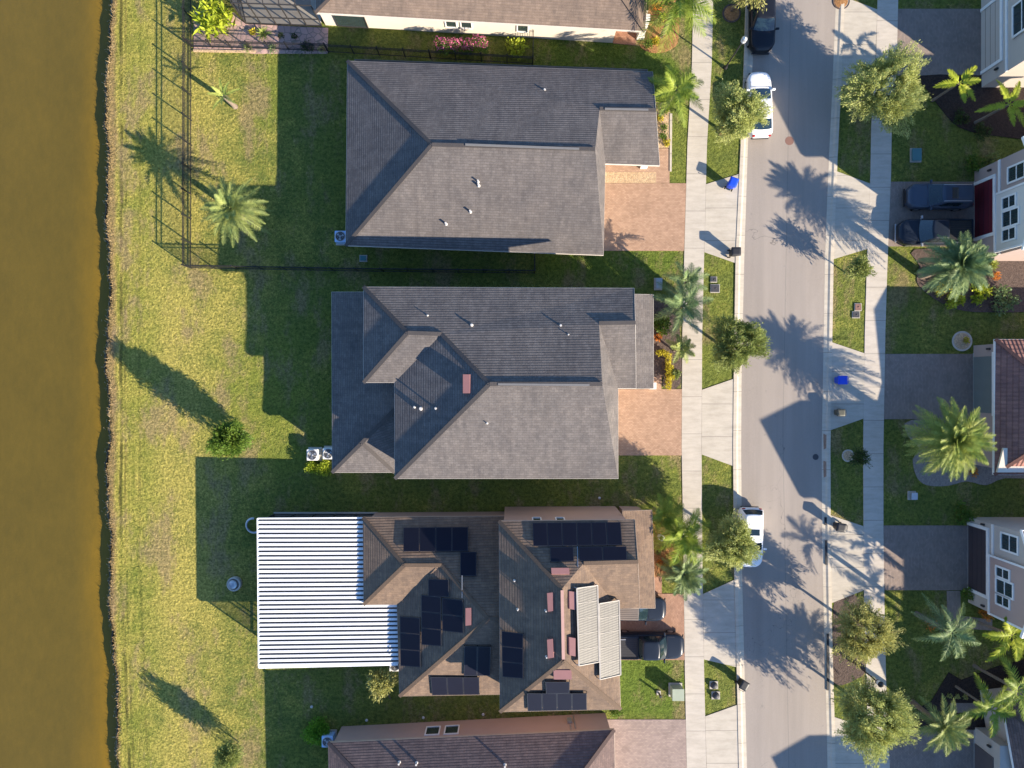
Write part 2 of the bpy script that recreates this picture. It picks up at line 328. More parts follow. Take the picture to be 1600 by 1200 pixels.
M['lf_palm']=leafmat('date_palm_leaves',(.14,.20,.06),(.33,.36,.10),.25,1.0); M['lf_palmy']=leafmat('yellowish_palm_leaves',(.18,.26,.055),(.40,.43,.10),.3,1.0); M['lf_palmb']=leafmat('blue_green_palm_leaves',(.11,.18,.075),(.25,.32,.12),.25,1.2)
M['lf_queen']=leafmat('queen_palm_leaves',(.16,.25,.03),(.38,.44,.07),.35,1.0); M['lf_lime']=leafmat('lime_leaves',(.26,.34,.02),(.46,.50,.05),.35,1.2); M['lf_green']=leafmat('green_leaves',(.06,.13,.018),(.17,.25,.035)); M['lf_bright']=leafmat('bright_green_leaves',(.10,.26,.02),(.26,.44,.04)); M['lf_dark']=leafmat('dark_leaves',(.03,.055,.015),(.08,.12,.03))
M['lf_yellow']=leafmat('yellow_leaves',(.38,.34,.02),(.62,.52,.05),.3); M['lf_pinkfl']=leafmat('pink_flowers',(.55,.08,.22),(.75,.25,.40),.3,5); M['lf_orange']=leafmat('orange_leaves',(.50,.16,.03),(.7,.30,.05),.3); M['lf_dry']=leafmat('dry_grass_blades',(.30,.22,.10),(.52,.38,.20),.2)
M['utility_green']=plain('pale_green_cabinet',(.30,.34,.25),.5); M['teal']=plain('teal_plastic',(.06,.17,.18),.5); M['iron']=plain('rusty_iron',(.20,.11,.085),.7); M['irond']=plain('dark_iron',(.05,.05,.055),.6)
M['bed_brown']=plain('grey_tonneau',(.16,.14,.125),.7)
def screenmat():
    n=NT('insect_screen'); n.out((.02,.02,.02),.8,None,.1); n.set(n.b,'Alpha',.42); return n.m
M['screen']=screenmat()
# ------------------------------------------------------------ the setting: ground, pond, street, walks
def interp(tab, y):
    if y<=tab[0][0]: return tab[0][1]
    for (a,xa),(b,xb) in zip(tab,tab[1:]):
        if y<=b: return xa+(xb-xa)*(y-a)/(b-a)
    return tab[-1][1]
SH=[(0,165),(60,162),(100,159),(200,158),(300,158),(400,162),(470,161),(550,159),(640,161),(740,160),(850,163),(920,162),(990,168),(1040,169),(1100,175),(1200,177)]
def shore(y):
    wob=2.2*math.sin(y*.031)+1.3*math.sin(y*.083+1)+.8*math.sin(y*.21+2)+.4*math.sin(y*.55)
    return interp(SH,y)+wob
ys=[-6000,-3000,-1500,-800]+list(range(-400,1601,6))+[2000,2700,4200,7200]
mb=MB(); rows=[]
for y in ys:
    s=shore(y); q=lambda x,z:Vector(((x-800)/20,(600-y)/20,z)); r=random.uniform(-.4,.4)
    rows.append([q(-7200,-1.6),q(s-60,-1.4),q(s-9,-.95),q(s+1.5,-.60),q(s+7+r,-.22),q(s+10.5+r,-.03),q(s+14,.0),q(s+40,0),q(300,0),q(600,0),q(1200,0),q(8000,0)])
mb.grid(rows,0,False)
tag(mb.build('lawn_ground',M['lawn'],origin=(0,0,0)),kind='structure')
mb=MB(); mb.face([(-360,-330,-.58),(-29,-330,-.58),(-29,330,-.58),(-360,330,-.58)])
tag(mb.build('pond_water',M['water'],origin=(-34,0,-.58)),kind='structure')
# mud strip of the bank
mb=MB(); rows=[]
for y in range(-200,1401,5):
    s=shore(y); q=lambda x,z:Vector(((x-800)/20,(600-y)/20,z)); r=random.uniform(-.5,.5)+1.6*math.sin(y*.047+2)+1.0*math.sin(y*.13)
    rows.append([q(s-4,-.66),q(s+1.5,-.56+random.uniform(-.03,.03)),q(s+6.5+r,-.17+random.uniform(-.04,.04)),q(s+9.6+r*.6,.02)])
mb.grid(rows,0,True)
tag(mb.build('muddy_bank',mulchmat('wet_mud',(.028,.024,.020),(.12,.095,.07),6)),kind='structure')
# dry grass tufts and stalks hanging over the bank
mb=MB()
for i in range(5200):
    y=random.uniform(-120,1320); x=shore(y)+random.gauss(10.5,3.2); h=random.uniform(.05,.22)
    p=Vector(((x-800)/20,(600-y)/20,-.02 if x>shore(y)+9 else -.42)); a=random.uniform(0,6.3); d=Vector((math.cos(a),math.sin(a),0))
    t=p+Vector((random.gauss(0,.09),random.gauss(0,.09),h)); mb.face([p-d*.02,p+d*.02,t])
tag(mb.build('bank_grass',M['lf_dry']),'dry straw-coloured grass tufts along the muddy pond bank','grass',kind='stuff')

mb=MB()
for i in range(900):
    y=random.uniform(-60,1260); off=random.gauss(5,3.5); x=shore(y)+off; z=-.50 if off<2 else -.5+.36*min(1,max(0,(off-1.5)/6))
    a=random.gauss(1.4,.9); l=random.uniform(.05,.28); p=Vector(((x-800)/20,(600-y)/20,z+.05)); d=Vector((math.cos(a),math.sin(a),random.uniform(-.2,.2)))*l; mb.bar(p,p+d,random.uniform(.015,.035),.02)
tag(mb.build('bank_debris',M['lf_dry']),'pale sticks and washed-up debris scattered along the muddy water edge','debris',kind='stuff')
WO=[(0,1165),(100,1162),(225,1157),(400,1149),(525,1147),(600,1146),(700,1145),(900,1147),(1100,1152),(1200,1154)]
WI=[(0,1178),(100,1176),(225,1168.5),(400,1163),(525,1160),(600,1158.5),(700,1158),(900,1159.5),(1100,1164.5),(1200,1167)]
EI=[(0,1306),(50,1304),(150,1300),(250,1295),(400,1289),(550,1286.5),(700,1284),(850,1284.5),(1000,1288),(1150,1292),(1200,1293)]
EO=[(0,1319),(50,1317),(150,1313),(250,1308),(400,1302),(550,1299.5),(700,1297),(850,1297.5),(1000,1300),(1150,1304),(1200,1305)]
WL=[(0,1083),(100,1081),(225,1074),(400,1069),(525,1066),(700,1065),(880,1068),(1050,1070),(1200,1073)]
WR=[(0,1114),(100,1112),(225,1104.5),(400,1100),(525,1097),(700,1096),(900,1097.5),(1050,1100),(1200,1103.5)]
FL=[(0,1371),(100,1368),(200,1361),(270,1360),(420,1354),(520,1351),(700,1348.5),(820,1349),(940,1350),(1060,1353),(1200,1358)]
FR=[(0,1403),(100,1401),(200,1393),(270,1392),(420,1386),(520,1383),(700,1380),(820,1380),(940,1381.5),(1060,1384),(1200,1390)]
def ext(tab,y):
    # beyond the frame the street keeps curving gently the same way
    if y<0: return tab[0][1]+(-y)*.03
    if y>1200: return tab[-1][1]+(y-1200)*.03
    return interp(tab,y)
def strip(name,cols,mat,step=10,far=1800):
    mb=MB(); rows=[]
    for y in [-far,-900,-400]+list(range(-200,1401,step))+[1700,2200,1200+far]:
        rows.append([Vector(((f(y)-800)/20,(600-y)/20,z)) for f,z in cols])
    mb.grid(rows,0,False); o=mb.build(name,mat); tag(o,kind='structure'); return o
L=lambda tab,d=0:(lambda y:ext(tab,y)+d)
strip('road',[(L(WI,-1),.004),(L(WI,30),.03),(L(EI,-30),.03),(L(EI,1),.004)],M['road'])
strip('kerb',[(L(WO,-.3),-.05),(L(WO),.075),(L(WO,5),.08),(L(WO,8),.02),(L(WI),.009),(L(WI,.2),-.03)],M['kerb'])
strip('kerb',[(L(EI,-.2),-.03),(L(EI),.009),(L(EO,-8),.02),(L(EO,-5),.08),(L(EO),.075),(L(EO,.3),-.05)],M['kerb'])
strip('sidewalk',[(L(WL,-.2),-.05),(L(WL),.04),(L(WR),.04),(L(WR,.2),-.05)],M['walk'])
strip('sidewalk',[(L(FL,-.2),-.05),(L(FL),.04),(L(FR),.04),(L(FR,.2),-.05)],M['walk2'])
def gpoly(name,pts,mat,z=.03,kind='structure'):
    mb=MB(); mb.prism([((x-800)/20,(600-y)/20) for x,y in pts],-.06,z); return tag(mb.build(name,mat),kind=kind)
def smooth_poly(pts,n=4):
    out=[]; m=len(pts)
    for i in range(m):
        p0,p1,p2,p3=[pts[(i+k)%m] for k in(-1,0,1,2)]
        for j in range(n):
            t=j/n; out.append(tuple(.5*((2*p1[c])+(-p0[c]+p2[c])*t+(2*p0[c]-5*p1[c]+4*p2[c]-p3[c])*t*t+(-p0[c]+3*p1[c]-3*p2[c]+p3[c])*t**3) for c in(0,1)))
    return out
def apron(side,a,b,fa,fb):
    """between walk and kerb; a,b = y at the walk, fa,fb = y at the kerb"""
    if side=='W': gpoly('driveway_apron',[(ext(WR,a)+.2,a),(ext(WO,fa)-.2,fa),(ext(WO,fb)-.2,fb),(ext(WR,b)+.2,b)],M['apron'],.042)
    else: gpoly('driveway_apron',[(ext(FL,a)-.2,a),(ext(EO,fa)+.2,fa),(ext(EO,fb)+.2,fb),(ext(FL,b)-.2,b)],M['apron'],.042)
for a in ((288,394,272,411),(609,710,592,728),(928,1030,906,1042),(1119,1235,1101,1255),(-150,-60,-170,-40)): apron('W',*a)
for a in ((15,118,-4,136),(287,389,268,405),(552,654,535,672),(822,922,805,942),(1138,1240,1120,1258)): apron('E',*a)
def drive(x0,tab,y0,y1,mat,left=True):
    n=[y0+(y1-y0)*i/4 for i in range(5)]
    if left: pts=[(x0,y1),(x0,y0)]+[(ext(tab,y)-.3,y) for y in n]
    else: pts=[(ext(tab,y)+.3,y) for y in n]+[(x0,y1),(x0,y0)]
    return gpoly('driveway',pts,mat,.035)
drive(930,WL,286.5,392,M['pv_peach']); drive(955,WL,608,711.5,M['pv_peach']); drive(950,WL,927.5,1031,M['pv_pink']); drive(940,WL,1124,1235,M['pv_grey'])
drive(1545,FR,14,118,M['pv_dull'],False); drive(1530,FR,284,385,M['pv_dull'],False); drive(1530,FR,553,655,M['pv_dull'],False); drive(1520,FR,821,922,M['pv_dull'],False); drive(1530,FR,1140,1240,M['pv_dull'],False)
# concrete thresholds in front of the garage doors
for x,a,b in((1533,15,118),(1521.5,283,374),(1520,552,652),(1511.5,820,922),(1521,1140,1230)): gpoly('garage_threshold',[(x,a),(x+9,a),(x+9,b),(x,b)],M['conc'],.05)
# paths, terraces and planting beds
gpoly('front_path',[(1024,232),(1046.5,232),(1046,286),(1024,286)],M['pv_peach'],.037)
gpoly('porch_floor',[(940,248),(1026,248),(1026,269),(940,269)],M['pv_peach'],.045)
gpoly('rock_bed',[(944,269.2),(1025,269.2),(1025,286),(944,286)],M['rock_small'],.05)
gpoly('front_path',[(1006,586),(1033.5,586),(1033.5,608),(1006,608)],M['pv_peach'],.037)
gpoly('front_path',[(1005,900),(1034,900),(1034,927),(1005,927)],M['pv_pink'],.037)
gpoly('side_path',[(955,38),(1006,44),(1003,72),(958,68)],M['pv_brown'],.037)
gpoly('planting_bed',smooth_poly([(1008,-60),(1055,-60),(1060,0),(1060,60),(1050,76),(1030,83),(1010,80),(998,68),(1003,40)]),M['mul_orange'],.06)
gpoly('planting_bed',[(1019,160),(1045,160),(1048,185),(1046,231),(1019,231)],M['rock_small'],.05)
gpoly('bed_edging',[(1046.2,178),(1050,178),(1049,268),(1046.2,268)],M['walk2'],.09)
gpoly('planting_bed',smooth_poly([(1005,470),(1030,468),(1052,480),(1062,520),(1063,600),(1036,604),(1034,585),(1005,585)],3),M['mul_brown'],.05)
gpoly('planting_bed',smooth_poly([(1015,800),(1030,803),(1044,830),(1062,868),(1062,896),(1040,898),(1005,898),(1008,830)],3),M['mul_orange'],.06)
gpoly('stone_terrace',[(303,18),(330,10),(366,20),(384,38),(513,44),(512,84),(400,84),(303,78)],M['rock_pink'],.05)
gpoly('patio_deck',[(355,-90),(500,-90),(502,40),(385,36),(355,-10)],M['conc'],.07)
gpoly('border_stones',[(303,78.5),(400,80),(400,83),(303,81.5)],M['rock_small'],.14)
gpoly('patio_deck',[(428,800),(590,800),(590,1016),(428,1014)],M['conc'],.07)
gpoly('front_path',[(1497,152),(1640,152),(1640,172),(1497,172)],M['pv_dull'],.037)
gpoly('planting_bed',smooth_poly([(1440,118.5),(1545,119),(1640,130),(1640,212),(1560,213),(1500,200),(1470,170),(1448,140)],3),M['mul_dark'],.05)
gpoly('planting_bed',smooth_poly([(1428,390),(1530,392),(1640,400),(1640,478),(1545,488),(1490,482),(1450,460),(1432,440),(1436,415)],3),M['mul_brown'],.05)
gpoly('planting_bed',smooth_poly([(1424,656),(1540,660),(1640,700),(1640,745),(1570,747),(1540,758),(1510,752),(1480,759),(1448,758),(1432,745),(1426,718),(1436,700),(1418,680)],3),M['gravel'],.05)
gpoly('front_path',[(1479,923),(1500,923),(1501,962),(1550,968),(1550,985),(1480,980)],M['pv_dull'],.037)
gpoly('planting_bed',[(1482,1050),(1502,1062),(1560,1040),(1640,1020),(1640,1139),(1421,1139),(1428,1110),(1455,1095)],M['mul_dark'],.05)
gpoly('front_path',[(1484,1098),(1560,1098),(1560,1113),(1484,1113)],M['pv_dull'],.07)
gpoly('planting_bed',smooth_poly([(1305,932),(1330,925),(1352,960),(1353,1040),(1340,1060),(1302,1068),(1301,1000)],3),M['mul_brown'],.02)
def ring_bed(px,py,r,mat,edge=True):
    c=G(px,py); mb=MB(); mb.lathe(c,[(r+.10,-.03),(r+.10,.07),(r,.08),(r-.02,.05)],28); mb.face([c+Vector((r*math.cos(a*.2244),r*math.sin(a*.2244),.055)) for a in range(28)]); return mb
def ring(px,py,r,mat,edgemat):
    c=G(px,py); mb=MB(); mb.lathe(c,[(r+.07,-.03),(r+.07,.05),(r+.05,.06),(r,.06),(r-.02,.04)],30); e=mb.build('bed_edging',edgemat); tag(e,kind='structure')
    mb=MB(); mb.lathe(c,[(r,.03),(r*.7,.06),(r*.3,.09),(.001,.1)],30); e=mb.build('planting_bed',mat); tag(e,kind='structure')
ring(1143,21,.66,M['mul_orange'],M['mul_brown']); ring(1503,533,.72,M['rock_small'],M['walk2']); ring(1314,2,.6,M['mul_orange'],M['mul_brown']); ring(1325,712,.42,M['rock_small'],M['walk2'])
ring(1130,205,.42,M['mul_orange'],M['mul_brown'])
# far bits of street: grass islands are simply the lawn showing through
# ------------------------------------------------------------ houses
def ccw(pts): return sum(pts[i].x*pts[(i+1)%len(pts)].y-pts[(i+1)%len(pts)].x*pts[i].y for i in range(len(pts)))>0
def inset(pts,d):
    if not ccw(pts): pts=pts[::-1]
    out=[]; n=len(pts)
    for i in range(n):
        a,b,c=pts[i-1],pts[i],pts[(i+1)%n]
        e1=(b-a).xy.normalized(); e2=(c-b).xy.normalized(); n1=Vector((-e1.y,e1.x)); n2=Vector((-e2.y,e2.x))
        m=(n1+n2); m=m/max(.3,m.dot(n1)) if m.length>.01 else n1
        out.append(Vector((b.x+m.x*d,b.y+m.y*d,b.z)))
    return out
def plane_of(P):
    n=Vector((0,0,0))
    for i in range(len(P)):
        a,b=P[i],P[(i+1)%len(P)]; n+=Vector(((a.y-b.y)*(a.z+b.z),(a.z-b.z)*(a.x+b.x),(a.x-b.x)*(a.y+b.y)))
    n.normalize()
    if n.z<0: n=-n
    c=sum(P,Vector())/len(P); return n,c
def onplane(pl,px,py,off=0):
    n,c=pl; o=Vector((0,0,CAMH)); d=G(px,py,0)-o; t=n.dot(c+n*off-o)/n.dot(d); return o+d*t
class House:
    def __init__(s,base,name,label,cat='house',group=None): s.root=empty(name,base,label,cat,group); s.planes={}; s.roofs=[]
    def roof(s,V,faces,outline,mat,fascia,wallmat,capmat=None,caps=(),wall=True,ins=.42,drop=.2,wallpoly=None,wallz=None):
        """V: name -> (px,py,height); faces: name -> vertex names; outline: names round the eaves"""
        P={k:G(*v) for k,v in V.items()}; mb=MB()
        for fn,vs in faces.items():
            pts=[P[v] for v in vs]
            n,c=plane_of(pts); s.planes[fn]=(n,c)
            a=0
            if sum(((pts[(i+1)%len(pts)]-pts[i]).cross(pts[(i+2)%len(pts)]-pts[(i+1)%len(pts)])).z for i in range(len(pts)))<0: pts=pts[::-1]
            u=Vector((0,0,1)).cross(n); u=u.normalized() if u.length>.02 else Vector((1,0,0)); v=n.cross(u)
            uv=[(p.dot(u)+50,p.dot(v)+50) for p in pts]
            mb.face(pts,0,uv)
        r=mb.build('roof',mat,s.root)
        O=[P[k] for k in outline]
        if not ccw(O): O=O[::-1]
        f=MB(); n=len(O)
        for i in range(n):
            a,b=O[i],O[(i+1)%n]; f.face([a-Vector((0,0,drop)),b-Vector((0,0,drop)),b+Vector((0,0,.012)),a+Vector((0,0,.012))])
        I=inset(O,.015)
        for i in range(n):
            a,b,c,d=O[i],O[(i+1)%n],I[(i+1)%n],I[i]; f.face([a+Vector((0,0,.012)),b+Vector((0,0,.012)),c+Vector((0,0,.02)),d+Vector((0,0,.02))])
        if max(p.z for p in O)-min(p.z for p in O)<.05: f.face([p-Vector((0,0,drop)) for p in O[::-1]])
        f.build('fascia',fascia,r)
        if caps:
            for a,b in caps:
                c=MB(); A,B=P[a],P[b]; c.bar(A+Vector((0,0,.02)),B+Vector((0,0,.02)),.26,.05)
                c.build('ridge_cap',capmat or mat,r)
        if wall:
            W=wallpoly if wallpoly else inset(O,ins); mw=MB(); n=len(W)
            if not ccw(W): W=W[::-1]
            T=[Vector((p.x,p.y,(wallz if wallz else p.z)-drop-.003)) for p in W]
            for i in range(n):
                j=(i+1)%n; a,b=Vector((W[i].x,W[i].y,-.05)),Vector((W[j].x,W[j].y,-.05)); mw.face([a,b,T[j],T[i]])
            mw.build('wall',wallmat,s.root)
        s.roofs.append(r); return r
    def pipe(s,face,px,py,h=.45,r=.055,mat=None):
        p=onplane(s.planes[face],px,py); mb=MB(); mb.tube([p-Vector((0,0,.1)),p+Vector((0,0,h))],r,10); mb.lathe(p+Vector((0,0,.0)),[(r+.05,-.03),(r+.03,.03),(r+.005,.06)],10)
        mb.build('vent_pipe',mat or M['lead'],s.roofs[-1])
    def boxvent(s,face,q,mat,name='roof_vent',th=.14):
        pl=s.planes[face]; A=[onplane(pl,*c,off=th) for c in q]; B=[onplane(pl,*c,off=-.03) for c in q]; mb=MB()
        B=[a-pl[0]*(th+.03) for a in A]; zt=sum(a.z for a in A)/4+.05; A=[Vector((a.x,a.y,zt+(a.z-zt)*.15)) for a in A]
        mb.face(A)
        for i in range(4): mb.face([B[i],B[(i+1)%4],A[(i+1)%4],A[i]])
        mb.build(name,mat,s.roofs[-1])
    def array(s,face,q,nx,ny,off=.14,gap=.03,mat='panel',name='solar_panel',lines=(0,0),thick=.04):
        """q: corners NW,NE,SE,SW as seen; nx by ny panels, each a part of its own"""
        pl=s.planes[face]; Q=[onplane(pl,*c,off=off) for c in q]
        bl=lambda u,v:(Q[0]*(1-u)+Q[1]*u)*(1-v)+(Q[3]*(1-u)+Q[2]*u)*v
        for i in range(nx):
            for j in range(ny):
                u0,u1,v0,v1=i/nx,(i+1)/nx,j/ny,(j+1)/ny
                du=gap/2/max(.2,(Q[1]-Q[0]).length); dv=gap/2/max(.2,(Q[3]-Q[0]).length)
                u0+=du;u1-=du;v0+=dv;v1-=dv
                C=[bl(u0,v0),bl(u1,v0),bl(u1,v1),bl(u0,v1)]; mb=MB(); B=[c-pl[0]*thick for c in C]
                mb.face(C[::-1],1); mb.face(B,1)
                for k in range(4): mb.face([B[k],B[(k+1)%4],C[(k+1)%4],C[k]],1)
                e=.035/max(.3,(u1-u0)*(Q[1]-Q[0]).length); g=.035/max(.3,(v1-v0)*(Q[3]-Q[0]).length); w=(u1-u0); hh=(v1-v0)
                mb.face([bl(u0+e*w,v1-g*hh)+pl[0]*.004,bl(u1-e*w,v1-g*hh)+pl[0]*.004,bl(u1-e*w,v0+g*hh)+pl[0]*.004,bl(u0+e*w,v0+g*hh)+pl[0]*.004],0)
                for lg in range(2):
                    for sx in (0,1): mb.tube([C[lg*2+sx]-pl[0]*thick,C[lg*2+sx]-pl[0]*(off+.05)],.02,5)
                mb.build(name,[M[mat],M['panelf']],s.root)
    def rails(s,face,pts,off=.04,w=.035):
        mb=MB(); P=[onplane(s.planes[face],*p,off=off) for p in pts]
        for a,b in zip(P,P[1:]): mb.bar(a,b,w,.03)
        mb.build('conduit',M['steel'],s.root)
def wall_window(root,c,along,out,wd,z0,z1,muntin=True,mats=('trim','glass'),sill=True,fr=.09):
    """window in a vertical wall: c = point on the wall line, along/out = unit vectors"""
    c=Vector((c[0],c[1],0)); a=Vector(along); o=Vector(out); f=MB()
    def bx(m,u0,u1,za,zb,d0,d1):
        P=[c+a*u+o*d+Vector((0,0,z)) for z in(za,zb) for u,d in((u0,d0),(u1,d0),(u1,d1),(u0,d1))]
        for q in((0,3,2,1),(4,5,6,7),(0,1,5,4),(1,2,6,5),(2,3,7,6),(3,0,4,7)): m.face([P[i] for i in q])
    h=wd/2
    bx(f,-h-fr,-h,z0-fr,z1+fr,-.02,.07); bx(f,h,h+fr,z0-fr,z1+fr,-.02,.07); bx(f,-h,h,z1,z1+fr,-.02,.072); bx(f,-h,h,z0-fr,z0,-.02,.085)
    if muntin: bx(f,-h,h,(z0+z1)/2-.035,(z0+z1)/2+.035,-.02,.05)
    w=f.build('window',M[mats[0]],root)
    g=MB(); bx(g,-h,h,z0,z1,-.03,.025); g.build('pane',M[mats[1]],w)
    m=MB()
    for k in (1,2): bx(m,-h+wd*k/3-.012,-h+wd*k/3+.012,z0,z1,.02,.04)
    if muntin: m.build('glazing_bar',M['bronze'],w)
    return w

# --- house 1: wide grey roof (one storey)
h1=House(G(740,247),'house','one-storey house under a wide plain grey shingle roof, beside the fenced back yard')
V={'NW':(542.5,95,3.2),'NE':(1020,112,3.2),'RW':(675,226,6.2),'RE':(930,233,6.2),'SE':(943,399,3.2),'SW':(540,384,3.2),'P1':(937,170,4.9),'P2':(1025,172,4.9),'PS':(1031,259,3.1),'PW':(946,256,3.2)}
h1.roof(V,{'N':('NW','NE','P2','P1','RE','RW'),'W':('SW','NW','RW'),'S':('SW','SE','RE','RW'),'E':('RE','SE','PW','P1'),'PS':('P1','P2','PS','PW')},['NW','NE','P2','PS','PW','SE','SW'],M['sh_grey'],M['fascia'],M['st_grey'],None,[('NW','RW'),('SW','RW'),('RW','RE'),('P1','P2')],
  wallpoly=[G(*p,0) for p in((568,121),(1000,136),(1002,250),(935,250),(925,384),(566,382))],wallz=3.2)
for p in((729,225),(945,170.5)):
    pass
mb=MB(); mb.bar(onplane(h1.planes['S'],727,226,.05),onplane(h1.planes['S'],905,232.5,.05),.15,.07); mb.bar(onplane(h1.planes['PS'],945,170,.05),onplane(h1.planes['PS'],1013,171.5,.05),.14,.07); mb.build('ridge_vent',M['ridgemetal'],h1.roofs[-1])
h1.pipe('N',851,141,.17,.07)
for x,y in((747,284),(748,290),(735,331),(697,350)): h1.pipe('S',x,y,.35,.06 if y<289 else .075)
mb=MB()
c=G(1005,259); mb.box((c.x,c.y,1.4),(.42,.42,2.8)); mb.box((c.x,c.y,.2),(.52,.52,.4)); mb.build('porch_column',M['trim'],h1.root)
mb=MB(); a,b=G(930,290),G(922,378); mb.bar(a+Vector((0.03,0,1.1)),b+Vector((.03,0,1.1)),.06,2.2); mb.build('garage_door',M['trim'],h1.root)
# --- house 2 (two storeys)
h2=House(G(790,600),'house','two-storey house with a dark grey shingle roof and a low rear wing')
V={'NW':(568,448,6.6),'NE':(991,450,6.6),'A':(637,520,8.12),'B':(690,522,8.12),'C':(765,600,9.62),'D':(941,600,9.62),'WSW':(568,598,6.6),'IN':(616,598,6.6),'SW':(617,748,6.6),'SE':(966,748,6.6),'E1':(966,607,5.98),'P1':(936,505,7.9),'P2':(993,504,7.9),'P3':(994,607,5.95)}
h2.roof(V,{'N':('NW','NE','P2','P1','D','C','B','A'),'W1':('WSW','NW','A'),'S1':('WSW','IN','B','A'),'W2':('IN','SW','C','B'),'S':('SW','SE','D','C'),'E':('D','SE','E1'),'E2':('D','E1','P1'),'PS':('P1','P2','P3','E1')},['NW','NE','P2','P3','E1','SE','SW','IN','WSW'],M['sh_grey2'],M['fascia'],M['st_grey'],None,[('NW','A'),('WSW','A'),('A','B'),('B','C'),('SW','C'),('C','D'),('P1','P2')],
  wallpoly=[G(*p,6.6) for p in((576,456),(983,458),(983,590),(958,605),(958,740),(625,740),(624,590),(576,590))],wallz=5.95)
mb=MB(); mb.bar(onplane(h2.planes['S'],778,600.5,.05),onplane(h2.planes['S'],921,601.5,.05),.14,.07); mb.build('ridge_vent',M['ridgemetal'],h2.roofs[-1])
for x,y,hh,rr in((668,493,.17,.035),(737,508,.18,.07),(876,509,.18,.07),(888,523,.17,.035)): h2.pipe('N',x,y,hh,rr)
for x,y,rr in((648,636,.06),(658,638.5,.10),(681,638,.06)): h2.pipe('W2',x,y,.25,rr)
h2.pipe('S',761,661,.2,.04)
h2.boxvent('W2',[(723.5,585),(734,585),(734,614.5),(723.5,614.5)],M['pinkvent'])
Vl={'A':(518,456,3.2),'B':(519,738.5,3.2),'C':(617,738.5,3.2),'D':(565.5,692,4.35),'F':(622,634,5.0),'G':(622,456,5.0)}
h2.roof(Vl,{'LW':('A','B','D','F','G'),'LS':('B','C','D'),'LE':('D','C','F')},['A','B','C','F','G'],M['sh_grey2'],M['fascia'],M['st_grey'],None,[('B','D'),('C','D'),('D','F')],ins=.35,wallz=3.2)
Ve={'a':(975,459,4.35),'b':(1021,460,3.4),'c':(1021.5,607.5,3.4),'d':(960,607.5,4.5)}
h2.roof(Ve,{'EE':('a','b','c','d')},['a','b','c','d'],M['sh_grey2'],M['fascia'],M['st_tan'],ins=.35,wallz=3.4)
mb=MB(); c=G(1018,603); mb.box((c.x,c.y,.3),(.5,.5,.6)); mb.build('planter_wall',M['trim'],h2.root)
# --- house 3 (tan roof, solar)
h3=House(G(790,940),'house','tan-roofed house covered in black solar panels and two pale pool-heating mats')
V={'NW':(567,808,3.2),'NE':(800,806,3.2),'A':(632,883,4.58),'B':(690,883,4.58),'C':(763,967,6.2),'D':(800,966,6.2),'SW':(568,945,3.2),'IN':(620,945,3.2),'S2':(624,1088,3.2),'SE':(800,1085,3.2)}
h3.roof(V,{'N':('NW','NE','D','C','B','A'),'W1':('SW','NW','A'),'S1':('SW','IN','B','A'),'W2':('IN','S2','C','B'),'S':('S2','SE','D','C')},['NW','NE','D','SE','S2','IN','SW'],M['sh_tan'],M['fasc_tan'],M['st_pink'],None,[('NW','A'),('SW','A'),('A','B'),('B','C'),('S2','C'),('C','D')],
  wallpoly=[G(*p,3.2) for p in((574,813.5),(795,812),(795,1078),(632,1079),(630,936),(576,936))],wallz=3.2)
h3.array('N',[(630,824),(731.5,823),(731.5,861.5),(630,862)],4,1); h3.array('N',[(719,862),(744.5,862),(744.5,900),(719,900)],1,1)
h3.array('W2',[(669,905),(701,905.5),(701,933),(669,932)],1,1); h3.array('W2',[(658,929.5),(688.8,933),(689.5,1010),(658.5,1007.5)],1,3); h3.array('W2',[(690.5,934),(723,937.5),(724,989.5),(691,986)],1,2); h3.array('W2',[(624.5,963),(656,965.5),(656.8,1043),(625.5,1040.5)],1,3)
h3.array('S',[(672.5,1058),(749,1058.5),(749.5,1085.5),(675,1086.5)],3,1); h3.array('S',[(725,1010),(767,1010.5),(766,1056),(724.5,1056)],2,1)
h3.boxvent('W2',[(727.5,949.5),(736,950),(736,977),(727.5,977)],M['pinkvent'])
h3.rails('W2',[(722,899),(722,934)]); 
V={'NW':(779.5,814,6.6),'N2':(992,812,6.6),'P1':(912,880,7.95),'P2':(997,877.5,7.9),'P3':(1000,950,6.1),'E1':(965,951,6.1),'R1':(878,920,8.55),'R2':(880,1033,8.55),'SW':(781,1112.5,6.6),'SE':(970,1108.5,6.6)}
h3.roof(V,{'N2':('NW','N2','P2','P1','R1'),'W3':('SW','NW','R1','R2'),'S2':('SW','SE','R2'),'E3':('R2','SE','E1','P1','R1'),'P3':('P1','P2','P3','E1')},['NW','N2','P2','P3','E1','SE','SW'],M['sh_tan'],M['fasc_tan'],M['st_pink'],None,[('NW','R1'),('SW','R2'),('SE','R2'),('P1','P2')],
  wallpoly=[G(*p,6.6) for p in((787,819),(984,818),(985,935),(960,944),(962,1100),(789,1103))],wallz=6.2)
mb=MB(); mb.bar(G(878.3,922,8.6),G(880.3,1030,8.6),.2,.09); mb.build('ridge_vent',M['ridgepink'],h3.roofs[-1])
h3.array('N2',[(832,816.5),(970,815.5),(972.5,852),(833,853.5)],6,1); h3.array('N2',[(859,854.5),(896.5,854),(897,877),(860,878)],1,1); h3.array('N2',[(903.5,854),(979,853.5),(980,875.5),(905,876.5)],2,1)
h3.array('W3',[(783.5,986),(817.5,990),(817.5,1060.5),(785,1058)],1,3)
h3.array('S2',[(852,1065.5),(890.5,1065.5),(890,1083.5),(853,1084.5)],1,1,.2); h3.array('S2',[(823,1083.5),(917,1083.5),(917,1109.5),(824.5,1111.5)],4,1,.2)
for q in ([(861,886.5),(889,886.5),(890,897),(862,897)],): h3.boxvent('N2',q,M['pinkvent'])
